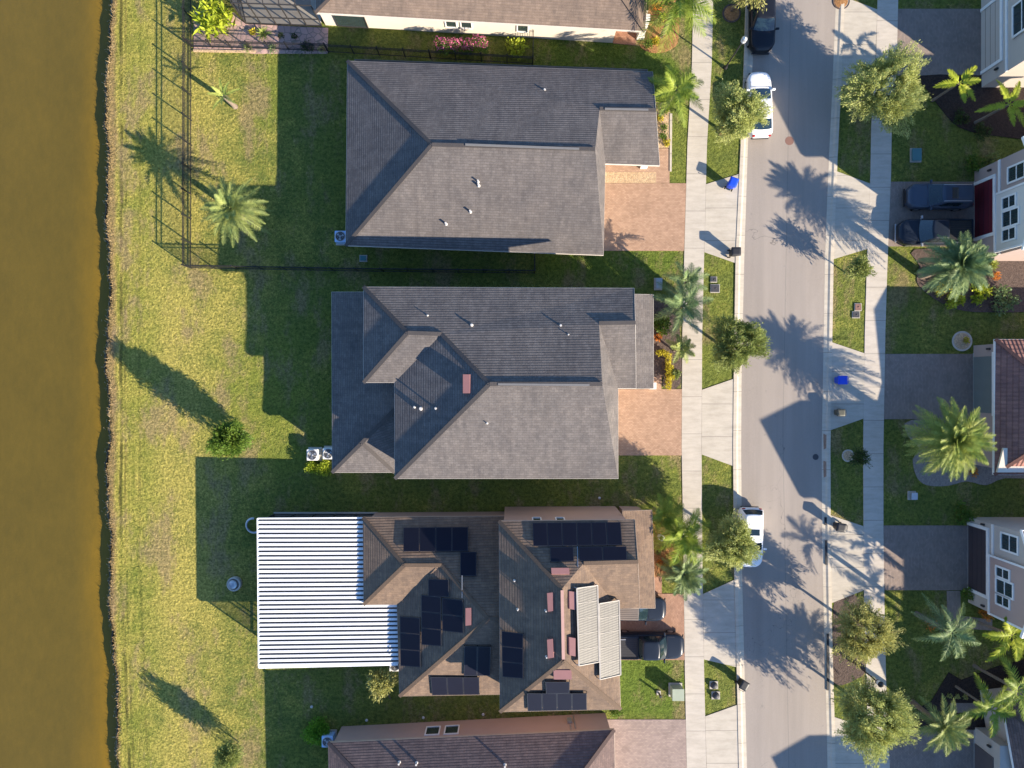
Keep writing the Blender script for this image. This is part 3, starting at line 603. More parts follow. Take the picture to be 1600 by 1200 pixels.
for q in ([(854.5,926),(863.5,926),(864,955),(856,955)],[(854.5,998.5),(863.5,998.5),(865,1028),(856,1028)]): h3.boxvent('W3',q,M['pinkvent'])
for q in ([(889.5,924),(899,924),(899,952),(890,952)],[(889.5,996),(899,996),(899,1024.5),(890,1024.5)]): h3.boxvent('E3',q,M['pinkvent'])
h3.boxvent('S2',[(865,1048),(893,1048),(893,1060),(865,1060)],M['pinkvent'])
for x,y in((804,907),(809,952),(853,954),(854,1026)): h3.pipe('W3',x,y,.22,.05)
h3.rails('N2',[(902,850),(903,886)]); h3.rails('E3',[(903,892),(901.5,920)])
def matmat():
    n=NT('pool_heating_mat'); uv=n.pos(); xyz=n.node('SeparateXYZ',{'Vector':uv})
    fr=n.math('FRACT',n.math('MULTIPLY',n.math('ADD',xyz.outputs[1],n.math('MULTIPLY',xyz.outputs[0],-.13)),6.0)); l=n.math('LESS_THAN',fr,.35)
    fr2=n.math('FRACT',n.math('MULTIPLY',xyz.outputs[0],3.4)); l2=n.math('MULTIPLY',n.math('LESS_THAN',fr2,.2),.35)
    c=n.mix(n.math('MAXIMUM',n.math('MULTIPLY',l,.9),l2),(.135,.124,.105),(.055,.052,.048)); c=n.mix(.5,c,n.ramp(n.noise(uv,1.2,4),.3,.7,(.85,.85,.85),(1.1,1.1,1.1)),'MULTIPLY')
    return n.out(c,.55,n.bump(n.math('SUBTRACT',1.0,l),.4,.02),.4)
M['heatmat']=matmat()
def heater(q):
    pl=h3.planes['E3']; Q=[onplane(pl,*c,off=.34) for c in q]; mb=MB(); B=[c-pl[0]*.06 for c in Q]
    mb.face(Q[::-1]); mb.face(B)
    for k in range(4): mb.face([B[k],B[(k+1)%4],Q[(k+1)%4],Q[k]])
    o=mb.build('pool_heating_mat',M['heatmat'],h3.root); f=MB()
    for k in range(4): f.bar(Q[k]+pl[0]*.02,Q[(k+1)%4]+pl[0]*.02,.09 if k%2 else .05,.07)
    for t in (.2,.4,.6,.8):
        f.bar(Q[0].lerp(Q[3],t)+pl[0]*.01,Q[1].lerp(Q[2],t)+pl[0]*.01,.025,.02)
    for k in range(4): f.tube([Q[k],Q[k]-pl[0]*.4],.03,6)
    f.build('frame',M['conc'],o)
heater([(901,919),(933.5,914.5),(936,1034),(904.5,1040)]); heater([(936,943),(967,938),(969.5,1054),(937.5,1061.5)])
Ve={'a':(972,798,3.9),'b':(1019,797,3.3),'c':(1024,950.5,3.3),'d':(985,950.5,4.0)}
h3.roof(Ve,{'EE':('a','b','c','d')},['a','b','c','d'],M['sh_tan'],M['fasc_tan'],M['st_pink'],ins=.35,wallz=3.3)
mb=MB(); a=G(955,960); b=G(955,1100); mb.box(((a.x+b.x)/2-.3,(a.y+b.y)/2,1.1),(.06,4.6,2.15)); mb.build('garage_door',M['trim'],h3.root)
for px in (835,868): 
    p=G(px,791,0); wall_window(h3.root,(p.x,G(0,791.6).y),(1,0,0),(0,1,0),.5,4.6,5.6,False)
# --- top house
h0=House(G(755,-40),'house','cream-walled house with a brown shingle roof, along the top edge behind the pink bush')
V={'SW':(493,20,3.0),'SE':(1008,49,3.0),'RW':(640,-125,5.9),'RE':(900,-110,5.9),'NW':(497,-255,3.0),'NE':(1030,-240,3.0)}
F={'S':('SW','SE','RE','RW'),'W':('NW','SW','RW'),'N':('NE','NW','RW','RE'),'E':('SE','NE','RE')}
h0.roof(V,F,['NW','NE','SE','SW'],M['sh_brown'],M['fascia'],M['st_cream'],None,[('SW','RW'),('SE','RE'),('RW','RE')],wallpoly=[G(*p) for p in((509,39.3),(957,67),(958,45),(1002,47),(1012,-190),(520,-200))],wallz=3.0)
def win0(h,px,wp0,wp1,wd,z0,z1,out,**k):
    a,b=G(*wp0),G(*wp1); d=(b-a).normalized(); t=((px-wp0[0])/(wp1[0]-wp0[0])); c=a.lerp(b,t); wall_window(h.root,(c.x,c.y),d,out,wd,z0,z1,**k)
for a_ in (0,): 
    p=G(552,42); wall_window(h0.root,(p.x,p.y),(1,-.062,0),(-.06,-1,0),2.3,.12,2.25,False,mats=('bronze','glass'),fr=.06)
for px in (704,728,817): win0(h0,px-(px-800)*.035,(530,40.5),(957,67),.75,.95,1.9,(-.06,-1,0),muntin=False,mats=('trim','glass'))
c=G(1000,57); mb=MB(); mb.box((c.x,c.y,1.4),(.45,.45,2.8)); mb.box((c.x,c.y,.2),(.56,.56,.4)); mb.build('porch_column',M['trim'],h0.root)
# --- bottom house
h5=House(G(740,1270),'house','pink-walled house with a mauve-brown shingle roof, along the bottom edge')
V={'NW':(512.5,1160,3.0),'NE':(960,1140,3.0),'RW':(645,1300,5.9),'RE':(850,1290,5.9),'SE':(965,1445,3.0),'SW':(518,1465,3.0)}
F={'N':('NW','NE','RE','RW'),'W':('SW','NW','RW'),'S':('SE','SW','RW','RE'),'E':('NE','SE','RE')}
h5.roof(V,F,['NW','NE','SE','SW'],M['sh_mauve'],M['fasc_tan'],M['st_pink'],None,[('NW','RW'),('NE','RE'),('RW','RE')],wallpoly=[G(*p) for p in((534,1135),(946,1114),(950,1380),(540,1390))],wallz=3.0)
for x,y in((624,1191),(651,1192),(789,1195)): h5.pipe('N',x,y,.3,.07)
for px in (675,705): win0(h5,px-(px-800)*.035,(534,1135),(946,1114),.95,.9,2.0,(.05,1,0),muntin=False)
c=G(895,1111,1.4); c=G(890,1117,0)
mb=MB(); mb.box((c.x-.1,c.y+.12,1.1),(.35,.16,.6)); mb.tube([(c.x+.25,c.y+.09,.2),(c.x+.25,c.y+.09,2.2)],.03,6); mb.tube([(c.x-.1,c.y+.1,1.4),(c.x-.1,c.y+.1,2.5)],.025,6); mb.build('meter_box',M['steel'],h5.root)

# --- white roofed patio enclosure behind house 3
pr=empty('patio_enclosure',G(515,925),'white corrugated-metal patio roof with screened sides, behind the tan solar-panelled house','patio cover')
def patio():
    mb=MB(); A=(403.5,811); 
    za,zb=3.08,2.88
    def z(px): return za+(zb-za)*(px-403)/(620-403)
    def q(px,py,dz=0): return G(px,py,z(px)+dz)
    mb.face([q(403.5,811),q(405.5,1042.5),q(628,1037),q(628,945),q(575,945),q(575,811)][::1])
    mb.face([q(403.5,811,-.06),q(575,811,-.06),q(575,945,-.06),q(628,945,-.06),q(628,1037,-.06),q(405.5,1042.5,-.06)])
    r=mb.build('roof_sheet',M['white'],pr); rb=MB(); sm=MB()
    n=33
    for i in range(n):
        y=814.5+i*(1038-814.5)/(n-1); xe=572 if y<944 else 626
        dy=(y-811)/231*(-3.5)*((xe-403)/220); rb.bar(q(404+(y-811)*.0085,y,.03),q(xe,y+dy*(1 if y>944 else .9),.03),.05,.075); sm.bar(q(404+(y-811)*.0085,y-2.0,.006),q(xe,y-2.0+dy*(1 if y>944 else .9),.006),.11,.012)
    sm.build('seam_shade',M['bronze'],r); rb.build('rib',M['rib'],r)  # dark strip north of each rib: panel seam plus the rib's shade as colour
    g=MB(); g.bar(q(403,810,-.06),q(405,1043,-.06),.12,.16); g.bar(q(405,1043,-.06),q(622,1038,-.06),.1,.16); g.bar(q(403,810,-.06),q(567,809,-.06),.1,.16); g.build('gutter',M['white'],pr)
    z0=2.8; W=[(429,803),(430,1013),(590,1010),(590,803)]
    P=[G(*p) for p in W]
    for a,b,n in((0,1,7),(1,2,5),(3,0,5)):
        for i in range(n+1 if a==0 else n):
            p=P[a].lerp(P[b],i/n); m=MB(); m.box((p.x,p.y,z0/2),(.09,.09,z0)); m.build('post',M['bronze'],pr)
        m=MB()
        for zz in (.08,.95,z0-.05): m.bar(P[a]+Vector((0,0,zz)),P[b]+Vector((0,0,zz)),.06,.09)
        m.build('rail',M['bronze'],pr)
        m=MB(); m.face([P[a]+Vector((0,0,.1)),P[b]+Vector((0,0,.1)),P[b]+Vector((0,0,z0-.1)),P[a]+Vector((0,0,z0-.1))]); m.build('screen',M['screen'],pr)
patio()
# --- screened pool cage of the top house
cg=empty('pool_cage',G(430,-25),'bronze-framed screened lanai over a beige patio, top left above the stone terrace','screen enclosure')
def cage():
    C=[G(357,-90),G(385,37),G(503,41),G(500,-90)]; zt=2.9; roof=MB(); 
    T=[c+Vector((0,0,zt)) for c in C]
    for a,b,n in((0,1,4),(1,2,5)):
        for i in range(n+(0 if a==0 else 1)):
            p=C[a].lerp(C[b],i/n); m=MB(); m.box((p.x,p.y,zt/2),(.07,.07,zt)); m.build('post',M['bronze'],cg)
        m=MB()
        for zz in(.05,1.0,zt): m.bar(C[a]+Vector((0,0,zz)),C[b]+Vector((0,0,zz)),.06,.08)
        m.build('rail',M['bronze'],cg)
        m=MB(); m.face([C[a]+Vector((0,0,.08)),C[b]+Vector((0,0,.08)),C[b]+Vector((0,0,zt)),C[a]+Vector((0,0,zt))]); m.build('screen',M['screen'],cg)
    m=MB()
    for i in range(1,5):
        t=i/5; m.bar(T[1].lerp(T[2],t),T[0].lerp(T[3],t)+Vector((0,0,.6)),.06,.07)
    m.bar(T[1].lerp(T[0],.5),T[2].lerp(T[3],.5),.06,.07)
    m.build('roof_beam',M['bronze'],cg); m=MB(); m.face(T); m.build('roof_screen',M['screen'],cg)
cage()
# ------------------------------------------------------------ houses across the street (two storeys seen from the side)
def east_house(label,xf,yn,ys,yd0,yd1,wall,door,peak=8.1,eave=6.5,box=None,wins=(),roofm='sh_brown',depth=11,xo=None,belt='trim',lights=(),sgl=False,gable=True,overN=.0):
    X=(xf-800)/20; Yn=(600-yn)/20; Ys=(600-ys)/20; H=House(Vector((X+depth/2,(Yn+Ys)/2,0)),'house',label); r=H.root; ov=.35
    mb=MB(); body=[(X,Ys),(X+depth,Ys),(X+depth,Yn),(X,Yn)]
    ym=(Yn+Ys)/2
    for a,b in((0,1),(1,2),(2,3),(3,0)):
        A,B=body[a],body[b]
        mb.face([(A[0],A[1],-.05),(B[0],B[1],-.05),(B[0],B[1],eave),(A[0],A[1],eave)])
    mb.face([(X,Yn,eave),(X,Ys,eave),(X,ym,peak-.15)])
    mb.build('wall',wall,r)
    xo=X-.7 if xo is None else (xo-800)/20
    m=MB()
    for s,Y in((1,Yn),(-1,Ys)):
        Ye=Y+s*ov; P=[Vector((xo,Ye,eave)),Vector((X+depth+.3,Ye,eave)),Vector((X+depth+.3,ym,peak)),Vector((xo,ym,peak))]
        if s>0: P=P[::-1]
        uv=[(p.x,math.hypot(p.y-ym,p.z-peak)*-1+50) for p in P]; m.face(P,0,uv)
        D=Vector((0,0,-.16)); m.face([p+D for p in P[::-1]],0)
    rf=m.build('roof',M[roofm],r)
    m=MB()
    for s,Y in((1,Yn),(-1,Ys)):
        Ye=Y+s*ov; m.bar((xo,Ye,eave-.08),(xo,ym,peak-.08),.06,.2); m.bar((xo,Ye,eave-.08),(X+depth+.3,Ye,eave-.08),.06,.2)
    m.build('fascia',M['trim'],rf)
    if yd0:
        a,b=(600-yd0)/20,(600-yd1)/20; m=MB(); m.box((X+.0,(a+b)/2,1.06),(.05,abs(a-b),2.12)); d=m.build('garage_door',door,r)
        l=MB()
        for zz in(.53,1.06,1.59): l.box((X-.028,(a+b)/2,zz),(.012,abs(a-b),.02))
        l.build('panel_line',M['black'],d)
        t=MB(); t.box((X-.04,(a+b)/2,2.25),(.1,abs(a-b)+.5,.24)); t.box((X-.04,a+.13,1.07),(.1,.24,2.14)); t.box((X-.04,b-.13,1.07),(.1,.24,2.14)); t.build('door_trim',M['trim'],r)
    t=MB(); t.box((X-.03,(Yn+Ys)/2,2.75),(.08,abs(Yn-Ys),.2)); t.build('belt_trim',M[belt],r)
    for ly in lights:
        l=MB(); Y=(600-ly)/20; l.box((X-.08,Y,1.75),(.14,.13,.3)); l.lathe((X-.08,Y,1.9),[(.09,0),(.02,.08),(.001,.1)],8); l.build('wall_lamp',M['black'],r)
    if box:
        by0,by1,bx,z0,z1,bm=box; BX=(bx-800)/20; a,b=(600-by0)/20,(600-by1)/20
        m=MB(); m.box(((BX+X)/2,(a+b)/2,(z0+z1)/2),(X-BX,abs(a-b),z1-z0)); m.build('bay',bm,r)
        m=MB(); m.box((BX-.02,(a+b)/2,z0+.06),(.08,abs(a-b)+.08,.18)); m.box((BX-.02,a-.04,(z0+z1)/2+.08),(.07,.14,z1-z0-.2)); m.box((BX-.02,b+.04,(z0+z1)/2+.08),(.07,.14,z1-z0-.2)); m.build('corner_trim',M['trim'],r)
    for wy,wd,z0,z1,wx in wins:
        wall_window(r,((wx-800)/20,(600-wy)/20),(0,-1,0),(-1,0,0),wd,z0,z1,True,fr=.13)
    return H
# E1 (top right)
east_house('greige two-storey house at the top right corner',1533,-30,137,20,112,M['st_greige'],M['st_greige'],box=None,wins=((72,2.1,3.6,5.2,1531),),lights=(124,),xo=1512)
# E2 white bay, dark red garage
east_house('two-storey house with a dark red garage door below a white window bay',1522.5,268,408,291,372,M['st_taupe'],plain('dark_red_door',(.12,.016,.025),.5),box=(318,405,1517,2.6,6.3,M['st_pale']),
   wins=((337.5,.75,3.5,4.7,1517),(361,1.05,3.5,5.0,1517),(384,.75,3.5,4.7,1517),(297,1.0,3.7,5.2,1522.5)),roofm='tile',xo=1501,lights=(277,))
# E4
east_house('two-storey house with a taupe bay of three windows over a dark garage door',1512.5,808,941,820,917,M['st_greige'],plain('dark_brown_door',(.055,.045,.05),.5),box=(853,941,1508,2.6,6.3,M['st_pink']),
   wins=((873,.62,3.5,4.7,1508),(893.5,.95,3.5,5.05,1508),(913,.62,3.5,4.7,1508),(828,1.1,3.7,5.2,1512.5)),xo=1499,lights=(812,935))
# E3: single storey, tile roof
h=House(G(1600,640),'house','low house with a terracotta tile hip roof beside the biggest palm')
V={'NW':(1555,530,3.2),'NE':(1800,530,3.2),'RW':(1700,650,6.0),'RE':(1790,650,6.0),'SW':(1553,742,3.2),'SE':(1800,742,3.2)}
h.roof(V,{'N':('NW','NE','RE','RW'),'W':('SW','NW','RW'),'S':('SW','SE','RE','RW')},['NW','NE','SE','SW'],M['tile'],M['trim'],M['st_taupe'],M['tile'],[('NW','RW'),('SW','RW')],wallpoly=[G(*p) for p in((1521,540),(1780,540),(1780,726),(1521,726))],wallz=3.2)
X=(1521-800)/20; m=MB(); m.box((X,-.05,1.06),(.06,4.3,2.12)); m.build('garage_door',plain('grey_door',(.15,.17,.16),.5),h.root)
t=MB(); t.box((X-.04,0,2.26),(.1,4.8,.24)); t.build('door_trim',M['trim'],h.root)
l=MB(); l.box((X-.08,(600-547)/20,1.75),(.14,.13,.3)); l.lathe((X-.08,(600-547)/20,1.9),[(.09,0),(.02,.08),(.001,.1)],8); l.build('wall_lamp',M['black'],h.root)
# E3's own flat porch roof on the south side, in the sun
m=MB(); m.prism([G(1558,738,3.6)[:2],G(1568,700,3.6)[:2],G(1700,700,3.6)[:2],G(1700,738,3.6)[:2]],3.45,3.62); m.build('porch_roof',M['st_cream'],h.root)
# E5
h=House(G(1600,1200),'house','grey-roofed house half hidden by palms in the bottom right corner')
V={'NW':(1566,1098,3.2),'NE':(1790,1060,3.2),'RW':(1660,1190,5.6),'RE':(1780,1180,5.6),'SW':(1602,1300,3.2),'SE':(1800,1290,3.2)}
h.roof(V,{'N':('NW','NE','RE','RW'),'W':('SW','NW','RW'),'S':('SW','SE','RE','RW')},['NW','NE','SE','SW'],M['sh_mauve'],M['trim'],M['st_greige'],None,[('NW','RW'),('SW','RW')],wallpoly=[G(*p) for p in((1530,1078),(1760,1050),(1760,1260),(1560,1260))],wallz=3.2)
m=MB(); m.prism([G(1523,1136)[:2],G(1560,1136)[:2],G(1585,1250)[:2],G(1523,1250)[:2]],-.02,2.75); m.build('garage_wing',M['st_greige'],h.root)
m=MB(); a=G(1522.5,1160); m.box((a.x,a.y-2.2,1.05),(.06,4.3,2.1)); m.build('garage_door',plain('brown_door',(.10,.085,.085),.5),h.root)
l=MB(); p=G(1522,1147); l.box((p.x-.08,p.y,1.75),(.14,.13,.3)); l.lathe((p.x-.08,p.y,1.9),[(.09,0),(.02,.08),(.001,.1)],8); l.build('wall_lamp',M['black'],h.root)
# two-storey rear block of the same house, with the gable whose shade falls on the street
m=MB(); m.prism([G(1660,1000)[:2],G(1860,1000)[:2],G(1860,1300)[:2],G(1660,1300)[:2]],-.02,6.5); m.build('rear_block',M['st_greige'],h.root)
m=MB(); A=G(1516,1326); 
P=[Vector((A.x,A.y,6.6)),Vector((A.x,A.y-3.7,8.1)),Vector((A.x,A.y-7.4,6.6))]; D=Vector((9,0,0))
m.face([P[0],P[1],P[1]+D,P[0]+D]); m.face([P[1],P[2],P[2]+D,P[1]+D]); m.face([P[0]+Vector((.6,0,0)),P[2]+Vector((.6,0,0)),P[1]+Vector((.6,0,0))]); m.prism([(A.x+.6,A.y-.3),(A.x+9,A.y-.3),(A.x+9,A.y-7.1),(A.x+.6,A.y-7.1)],-.02,6.58)
tag(m.build('house',M['st_greige']),'plain house just beyond the bottom edge of the picture','house')
# ------------------------------------------------------------ fences and small street things
def fence(name,label,pts,n,h=1.5,pick=.115,group=None):
    r=empty(name,pts[0],label,'fence',group)
    for (a,b),k in zip(zip(pts,pts[1:]),n):
        d=b-a; Ld=d.length
        for i in range(k+1 if b is pts[-1] else k):
            p=a.lerp(b,i/k); m=MB(); m.box((p.x,p.y,h/2+.03),(.075,.075,h+.06)); m.box((p.x,p.y,h+.08),(.095,.095,.03)); m.build('post',M['blackmetal'],r)
        m=MB()
        for zz in(.15,h-.28,h-.08): m.bar(a+Vector((0,0,zz)),b+Vector((0,0,zz)),.045,.04)
        m.build('rail',M['blackmetal'],r)
        m=MB(); c=int(Ld/pick)
        for i in range(c):
            p=a.lerp(b,(i+.5)/c); m.box((p.x,p.y,h/2+.02),(.018,.018,h))
        m.build('pickets',M['blackmetal'],r)
    return r
fence('metal_fence','black picket fence round the back yard beside the pond',[G(299,-60),G(299.5,73),G(299,419),G(560,424),G(835,427),G(835,390)],[3,9,7,7,1])
fence('metal_fence','low dark fence along the edge of the pink stone terrace',[G(303,74),G(512,80)],[7],1.2,.10)
fence('metal_fence','dark fence on the grass strip beside the pink flowering bush',[G(514,82),G(832,101),G(833,57)],[8,1],1.3)
def lamp(px,py,hh,label,az):
    b=G(px,py); r=empty('street_lamp',b,label,'street lamp','black street lamps on the verges')
    m=MB(); m.lathe(b,[(.17,-.02),(.17,.12),(.11,.2),(.075,.5),(.06,.8),(.05,hh-.5),(.045,hh-.25)],12); m.build('pole',M['black'],r)
    m=MB(); t=b+Vector((0,0,hh-.28)); m.lathe(t,[(.045,0),(.16,.05),(.17,.10),(.12,.12)],14); m.build('lamp_collar',M['black'],r); m=MB(); m.lathe(t+Vector((0,0,.52)),[(.21,-.02),(.22,.02),(.12,.13),(.03,.2),(.001,.24)],14); m.build('lamp_cap',M['black'] if az else M['steel'],r)
    m=MB(); m.lathe(t+Vector((0,0,.10)),[(.12,0),(.19,.15),(.20,.3),(.17,.41)],14); m.build('lamp_globe',plain('lamp_globe_glass',(.7,.7,.68),.2,.5),r)
lamp(1133,106,4.2,'black street lamp on the near verge beside the black parked car',0); lamp(1329,1031,4.1,'black street lamp between the two trees across the street',1)
# wheeled bins
def bin_(px,py,rz,mat,label,lid=True,sc_=1.0):
    b=G(px,py,.08 if px<1300 else .05); r=empty('wheeled_bin',b,label,'bin','bins put out at the kerb')
    Rz=Matrix.Rotation(rz,3,'Z')
    def T(x,y,z): return b+Rz@Vector((x,y,z))*sc_
    def loft(m,secs):
        rows=[]
        for z,hx,hy,cx in secs:
            rr=[]
            for sx,sy in((1,1),(-1,1),(-1,-1),(1,-1)):
                for k in range(4):
                    a=(math.pi/2)*({(1,1):0,(-1,1):1,(-1,-1):2,(1,-1):3}[(sx,sy)]+k/3); rr.append(T(cx+sx*(hx-.07)+.07*math.cos(a),sy*(hy-.07)+.07*math.sin(a),z))
            rows.append(rr)
        m.grid(rows,0,True,True); m.face(rows[0][::-1]); m.face(rows[-1])
    m=MB(); loft(m,[(.10,.22,.20,0),(.16,.25,.23,0),(.55,.28,.26,.02),(.98,.33,.30,.03)]); loft(m,[(.975,.355,.325,.03),(1.02,.36,.33,.03)]); m.build('bin_body',mat,r)
    m=MB(); loft(m,[(1.025,.37,.335,.02),(1.06,.37,.335,.02),(1.10,.33,.29,.02),(1.115,.22,.18,.02)]); m.build('lid',mat,r)
    m=MB(); m.tube([T(-.36,-.25,.98),T(-.45,-.22,1.0),T(-.45,.22,1.0),T(-.36,.25,.98)],.02,6); m.build('handle',mat,r)
    for s in(-1,1):
        m=MB(); m.tube([T(-.25,s*.25,.13),T(-.25,s*.31,.13)],.13,14); m.build('wheel',M['tyre'],r)
bin_(1139,291,R(70),M['binblue'],'bright blue bin on the near kerb just in front of the peach paver driveway'); bin_(1143,397,R(0),M['binblack'],'black bin at the kerb at the lower corner of the first driveway apron')
bin_(1307,594,R(180),M['binblue'],'bright blue bin across the street, on the shaded apron'); bin_(1306,644,R(180),M['binolive'],'dull olive-grey bin across the street below the blue one',True,.85)
bin_(1305,820,R(170),M['binblack'],'black bin across the street beside the lit strip of apron'); bin_(1156,1063,R(60),M['binblack'],'black bin at the near kerb below the black pickup\'s driveway',True,.95)
# meter lids
def meterbox(px,py,label,sx=.55,sy=.42,mat='irond',dome=False):
    b=G(px,py); m=MB(); m.box((b.x,b.y,.03),(sx+.1,sy+.1,.09)); r=m.build('meter_box',M['conc']); tag(r,label,'utility cover','meter covers in the verges')
    m=MB()
    if dome: m.lathe((b.x,b.y,.05),[(sx*.5,0),(sx*.49,.1),(sx*.4,.2),(sx*.2,.26),(.001,.28)],18)
    else: m.box((b.x,b.y,.085),(sx,sy,.03)); m.lathe((b.x+.03,b.y,.10),[(.06,0),(.06,.02),(.001,.021)],10)
    m.build('lid',M[mat],r)
meterbox(1115,437,'small dark meter cover, upper of two on the near verge opposite the fence end',.4,.35); meterbox(1117,451,'larger dark meter cover, lower of two on the near verge opposite the fence end',.62,.55)
meterbox(1340,480,'brownish meter cover, upper of two on the far verge',.45,.5,'iron'); meterbox(1337,492,'dark meter cover, lower of two on the far verge',.5,.42)
meterbox(1115,1070,'domed dark meter cover, upper of two on the small near verge',.55,.5,'irond',True); meterbox(1118,1086,'domed dark meter cover, lower of two on the small near verge',.55,.5,'irond',True)
def cabinet(name,px,py,d,mat,label,cat='utility box',rz=0):
    b=G(px,py); r=empty(name,b,label,cat); m=MB(); m.box((b.x,b.y,.04),(d[0]+.2,d[1]+.2,.1),rz); m.build('pad',M['conc'],r)
    m=MB(); m.box((b.x,b.y,.09+d[2]/2),d,rz); m.build('cabinet_body',mat,r,bevel=.03)
    m=MB(); m.box((b.x,b.y,.09+d[2]+.03),(d[0]+.06,d[1]+.06,.05),rz); m.build('lid',mat,r,bevel=.015); return r
cabinet('transformer_box',1055,1077,(.85,.85,.85),M['utility_green'],'pale green transformer cabinet beside the near sidewalk'); cabinet('utility_pedestal',1028,444,(.42,.75,.35),M['steel'],'pale grey utility pedestal on the shaded lawn between the first two houses')
cabinet('utility_box',1430,243,(.65,.9,.12),M['teal'],'flat teal utility lid on the far lawn above the parked dark cars'); cabinet('utility_box',1424,774,(.42,.48,.3),M['steel'],'small pale utility box on the far lawn below the gravel bed')
cabinet('irrigation_post',1029,1082,(.12,.12,.6),M['black'],'small black post on the bright green lawn beside the green cabinet')
cabinet('utility_box',568,404,(.4,.32,.05),M['teal'],'small teal ground lid in the shade between the first two houses')
def manhole(px,py,r,mat,label):
    b=G(px,py,.028); m=MB(); m.lathe(b,[(r,-.02),(r,.006),(r*.9,.010),(r*.88,.006),(r*.5,.008),(.001,.008)],28,0,False); tag(m.build('manhole_cover',mat),label,'manhole cover')
manhole(1233.5,220,.34,M['iron'],'round rusty manhole cover in the road near the white car under the tree'); manhole(1274.5,714,.23,M['irond'],'small dark round cover in the shaded part of the road')
def inlet(x,y0,y1,label):
    m=MB(); a,b=G(x,y0),G(x,y1); m.bar(a+Vector((0,0,.04)),b+Vector((0,0,.04)),.16,.10); tag(m.build('storm_drain',M['black']),label,'storm drain')
inlet(1289.5,808,820,'short dark drain slot in the far kerb beside the black bin'); inlet(1290.5,844,882,'long dark drain slot in the far kerb below the black bin'); inlet(1293,990,1078,'longest dark drain slot in the far kerb by the street lamp')
for y,hh in((690,12),(733,13)):
    gpoly('gutter_patch',[(1286.5,y-hh),(1293,y-hh+2),(1293.5,y+hh-3),(1287,y+hh)],M['pv_pink'],.052)
# air conditioners
def acunit(px,py,label,mat,rz=0,zz=.0):
    b=G(px,py); r=empty('air_conditioner',b,label,'air conditioner','air conditioners beside the houses')
    m=MB(); m.box((b.x,b.y,.06),(1.05,1.05,.14)); m.build('pad',M['conc'],r)
    m=MB(); m.box((b.x,b.y,.5),(.86,.86,.76)); m.build('casing',mat,r,bevel=.04)
    m=MB(); m.lathe((b.x,b.y,.88),[(.40,0),(.40,.02),(.36,.03),(.34,-.0),(.32,-.02)],24); m.build('fan_ring',M['steel'],r)
    m=MB(); m.lathe((b.x,b.y,.882),[(.34,.0),(.001,.0)],24,0,False); m.build('fan_well',M['black'],r)
    m=MB()
    for k in range(3):
        a=k*2.094+.4; m.face([(b.x+.06*math.cos(a),b.y+.06*math.sin(a),.89),(b.x+.3*math.cos(a-.35),b.y+.3*math.sin(a-.35),.885),(b.x+.3*math.cos(a+.35),b.y+.3*math.sin(a+.35),.90)])
    m.lathe((b.x,b.y,.885),[(.08,0),(.06,.03),(.001,.035)],12); m.build('fan',M['steel'],r)
    m=MB()
    for k in range(12):
        a=k*.5236; m.bar((b.x+.06*math.cos(a),b.y+.06*math.sin(a),.93),(b.x+.37*math.cos(a),b.y+.37*math.sin(a),.915),.008,.008)
    for rr in(.12,.2,.28,.36): m.tube([(b.x+rr*math.cos(k*.3927),b.y+rr*math.sin(k*.3927),.925) for k in range(17)],.006,4)
    m.build('guard',M['steel'],r)
acunit(536,373,'bluish air conditioner by the corner of the plain grey roof',M['bluewhite'])
acunit(493,709,'sunlit cream air conditioner, nearer the pond of the pair by the low rear wing',M['trim']); acunit(517.5,707,'cream air conditioner tucked under the eave of the low rear wing',M['trim'])
acunit(516,1150,'bluish air conditioner beside the round bush at the pink-walled house',M['bluewhite']); acunit(620,1033,'pale air conditioner below the corner of the corrugated patio roof',M['trim'])
# fire pit / planter on the shaded lawn, arch hose
b=G(368,911); r=empty('fire_pit',b,'round pale fire pit on the shaded lawn behind the patio roof','fire pit')
m=MB(); m.lathe(b,[(.54,0),(.56,.3),(.54,.38),(.42,.38),(.40,.12),(.001,.1)],26); m.build('stone_ring',M['conc'],r); m=MB(); m.lathe(b+Vector((-.05,0,.30)),[(.30,0),(.34,.12),(.30,.13),(.28,.06),(.001,.05)],22); m.build('bowl',M['steel'],r)
m=MB(); c=G(398,820); m.tube([(c.x+.55*math.cos(a),c.y+.58*math.sin(a),.25+.12*math.sin(a)) for a in [R(80+12*k) for k in range(19)]],.085,8); tag(m.build('curved_duct',M['steel']),'curved pale grey duct on the ground at the corner of the patio enclosure','duct')
def sprinkler(px,py,label): 
    b=G(px,py); m=MB(); m.lathe(b,[(.10,0),(.11,.06),(.06,.08),(.001,.09)],12); tag(m.build('sprinkler_cap',M['lead']),label,'sprinkler','small round caps in the side lawn')
sprinkler(487,1104,'small pale cap in the lawn above the round bush'); sprinkler(573,1125,'small pale cap in the lawn left of the pink wall windows'); sprinkler(661.5,1121,'small ringed cap in the lawn above the pink wall windows'); sprinkler(755,1116,'small ringed cap in the lawn below the solar roof'); sprinkler(936.5,778,'small white cap in the shaded lawn beside the sunlit streak')

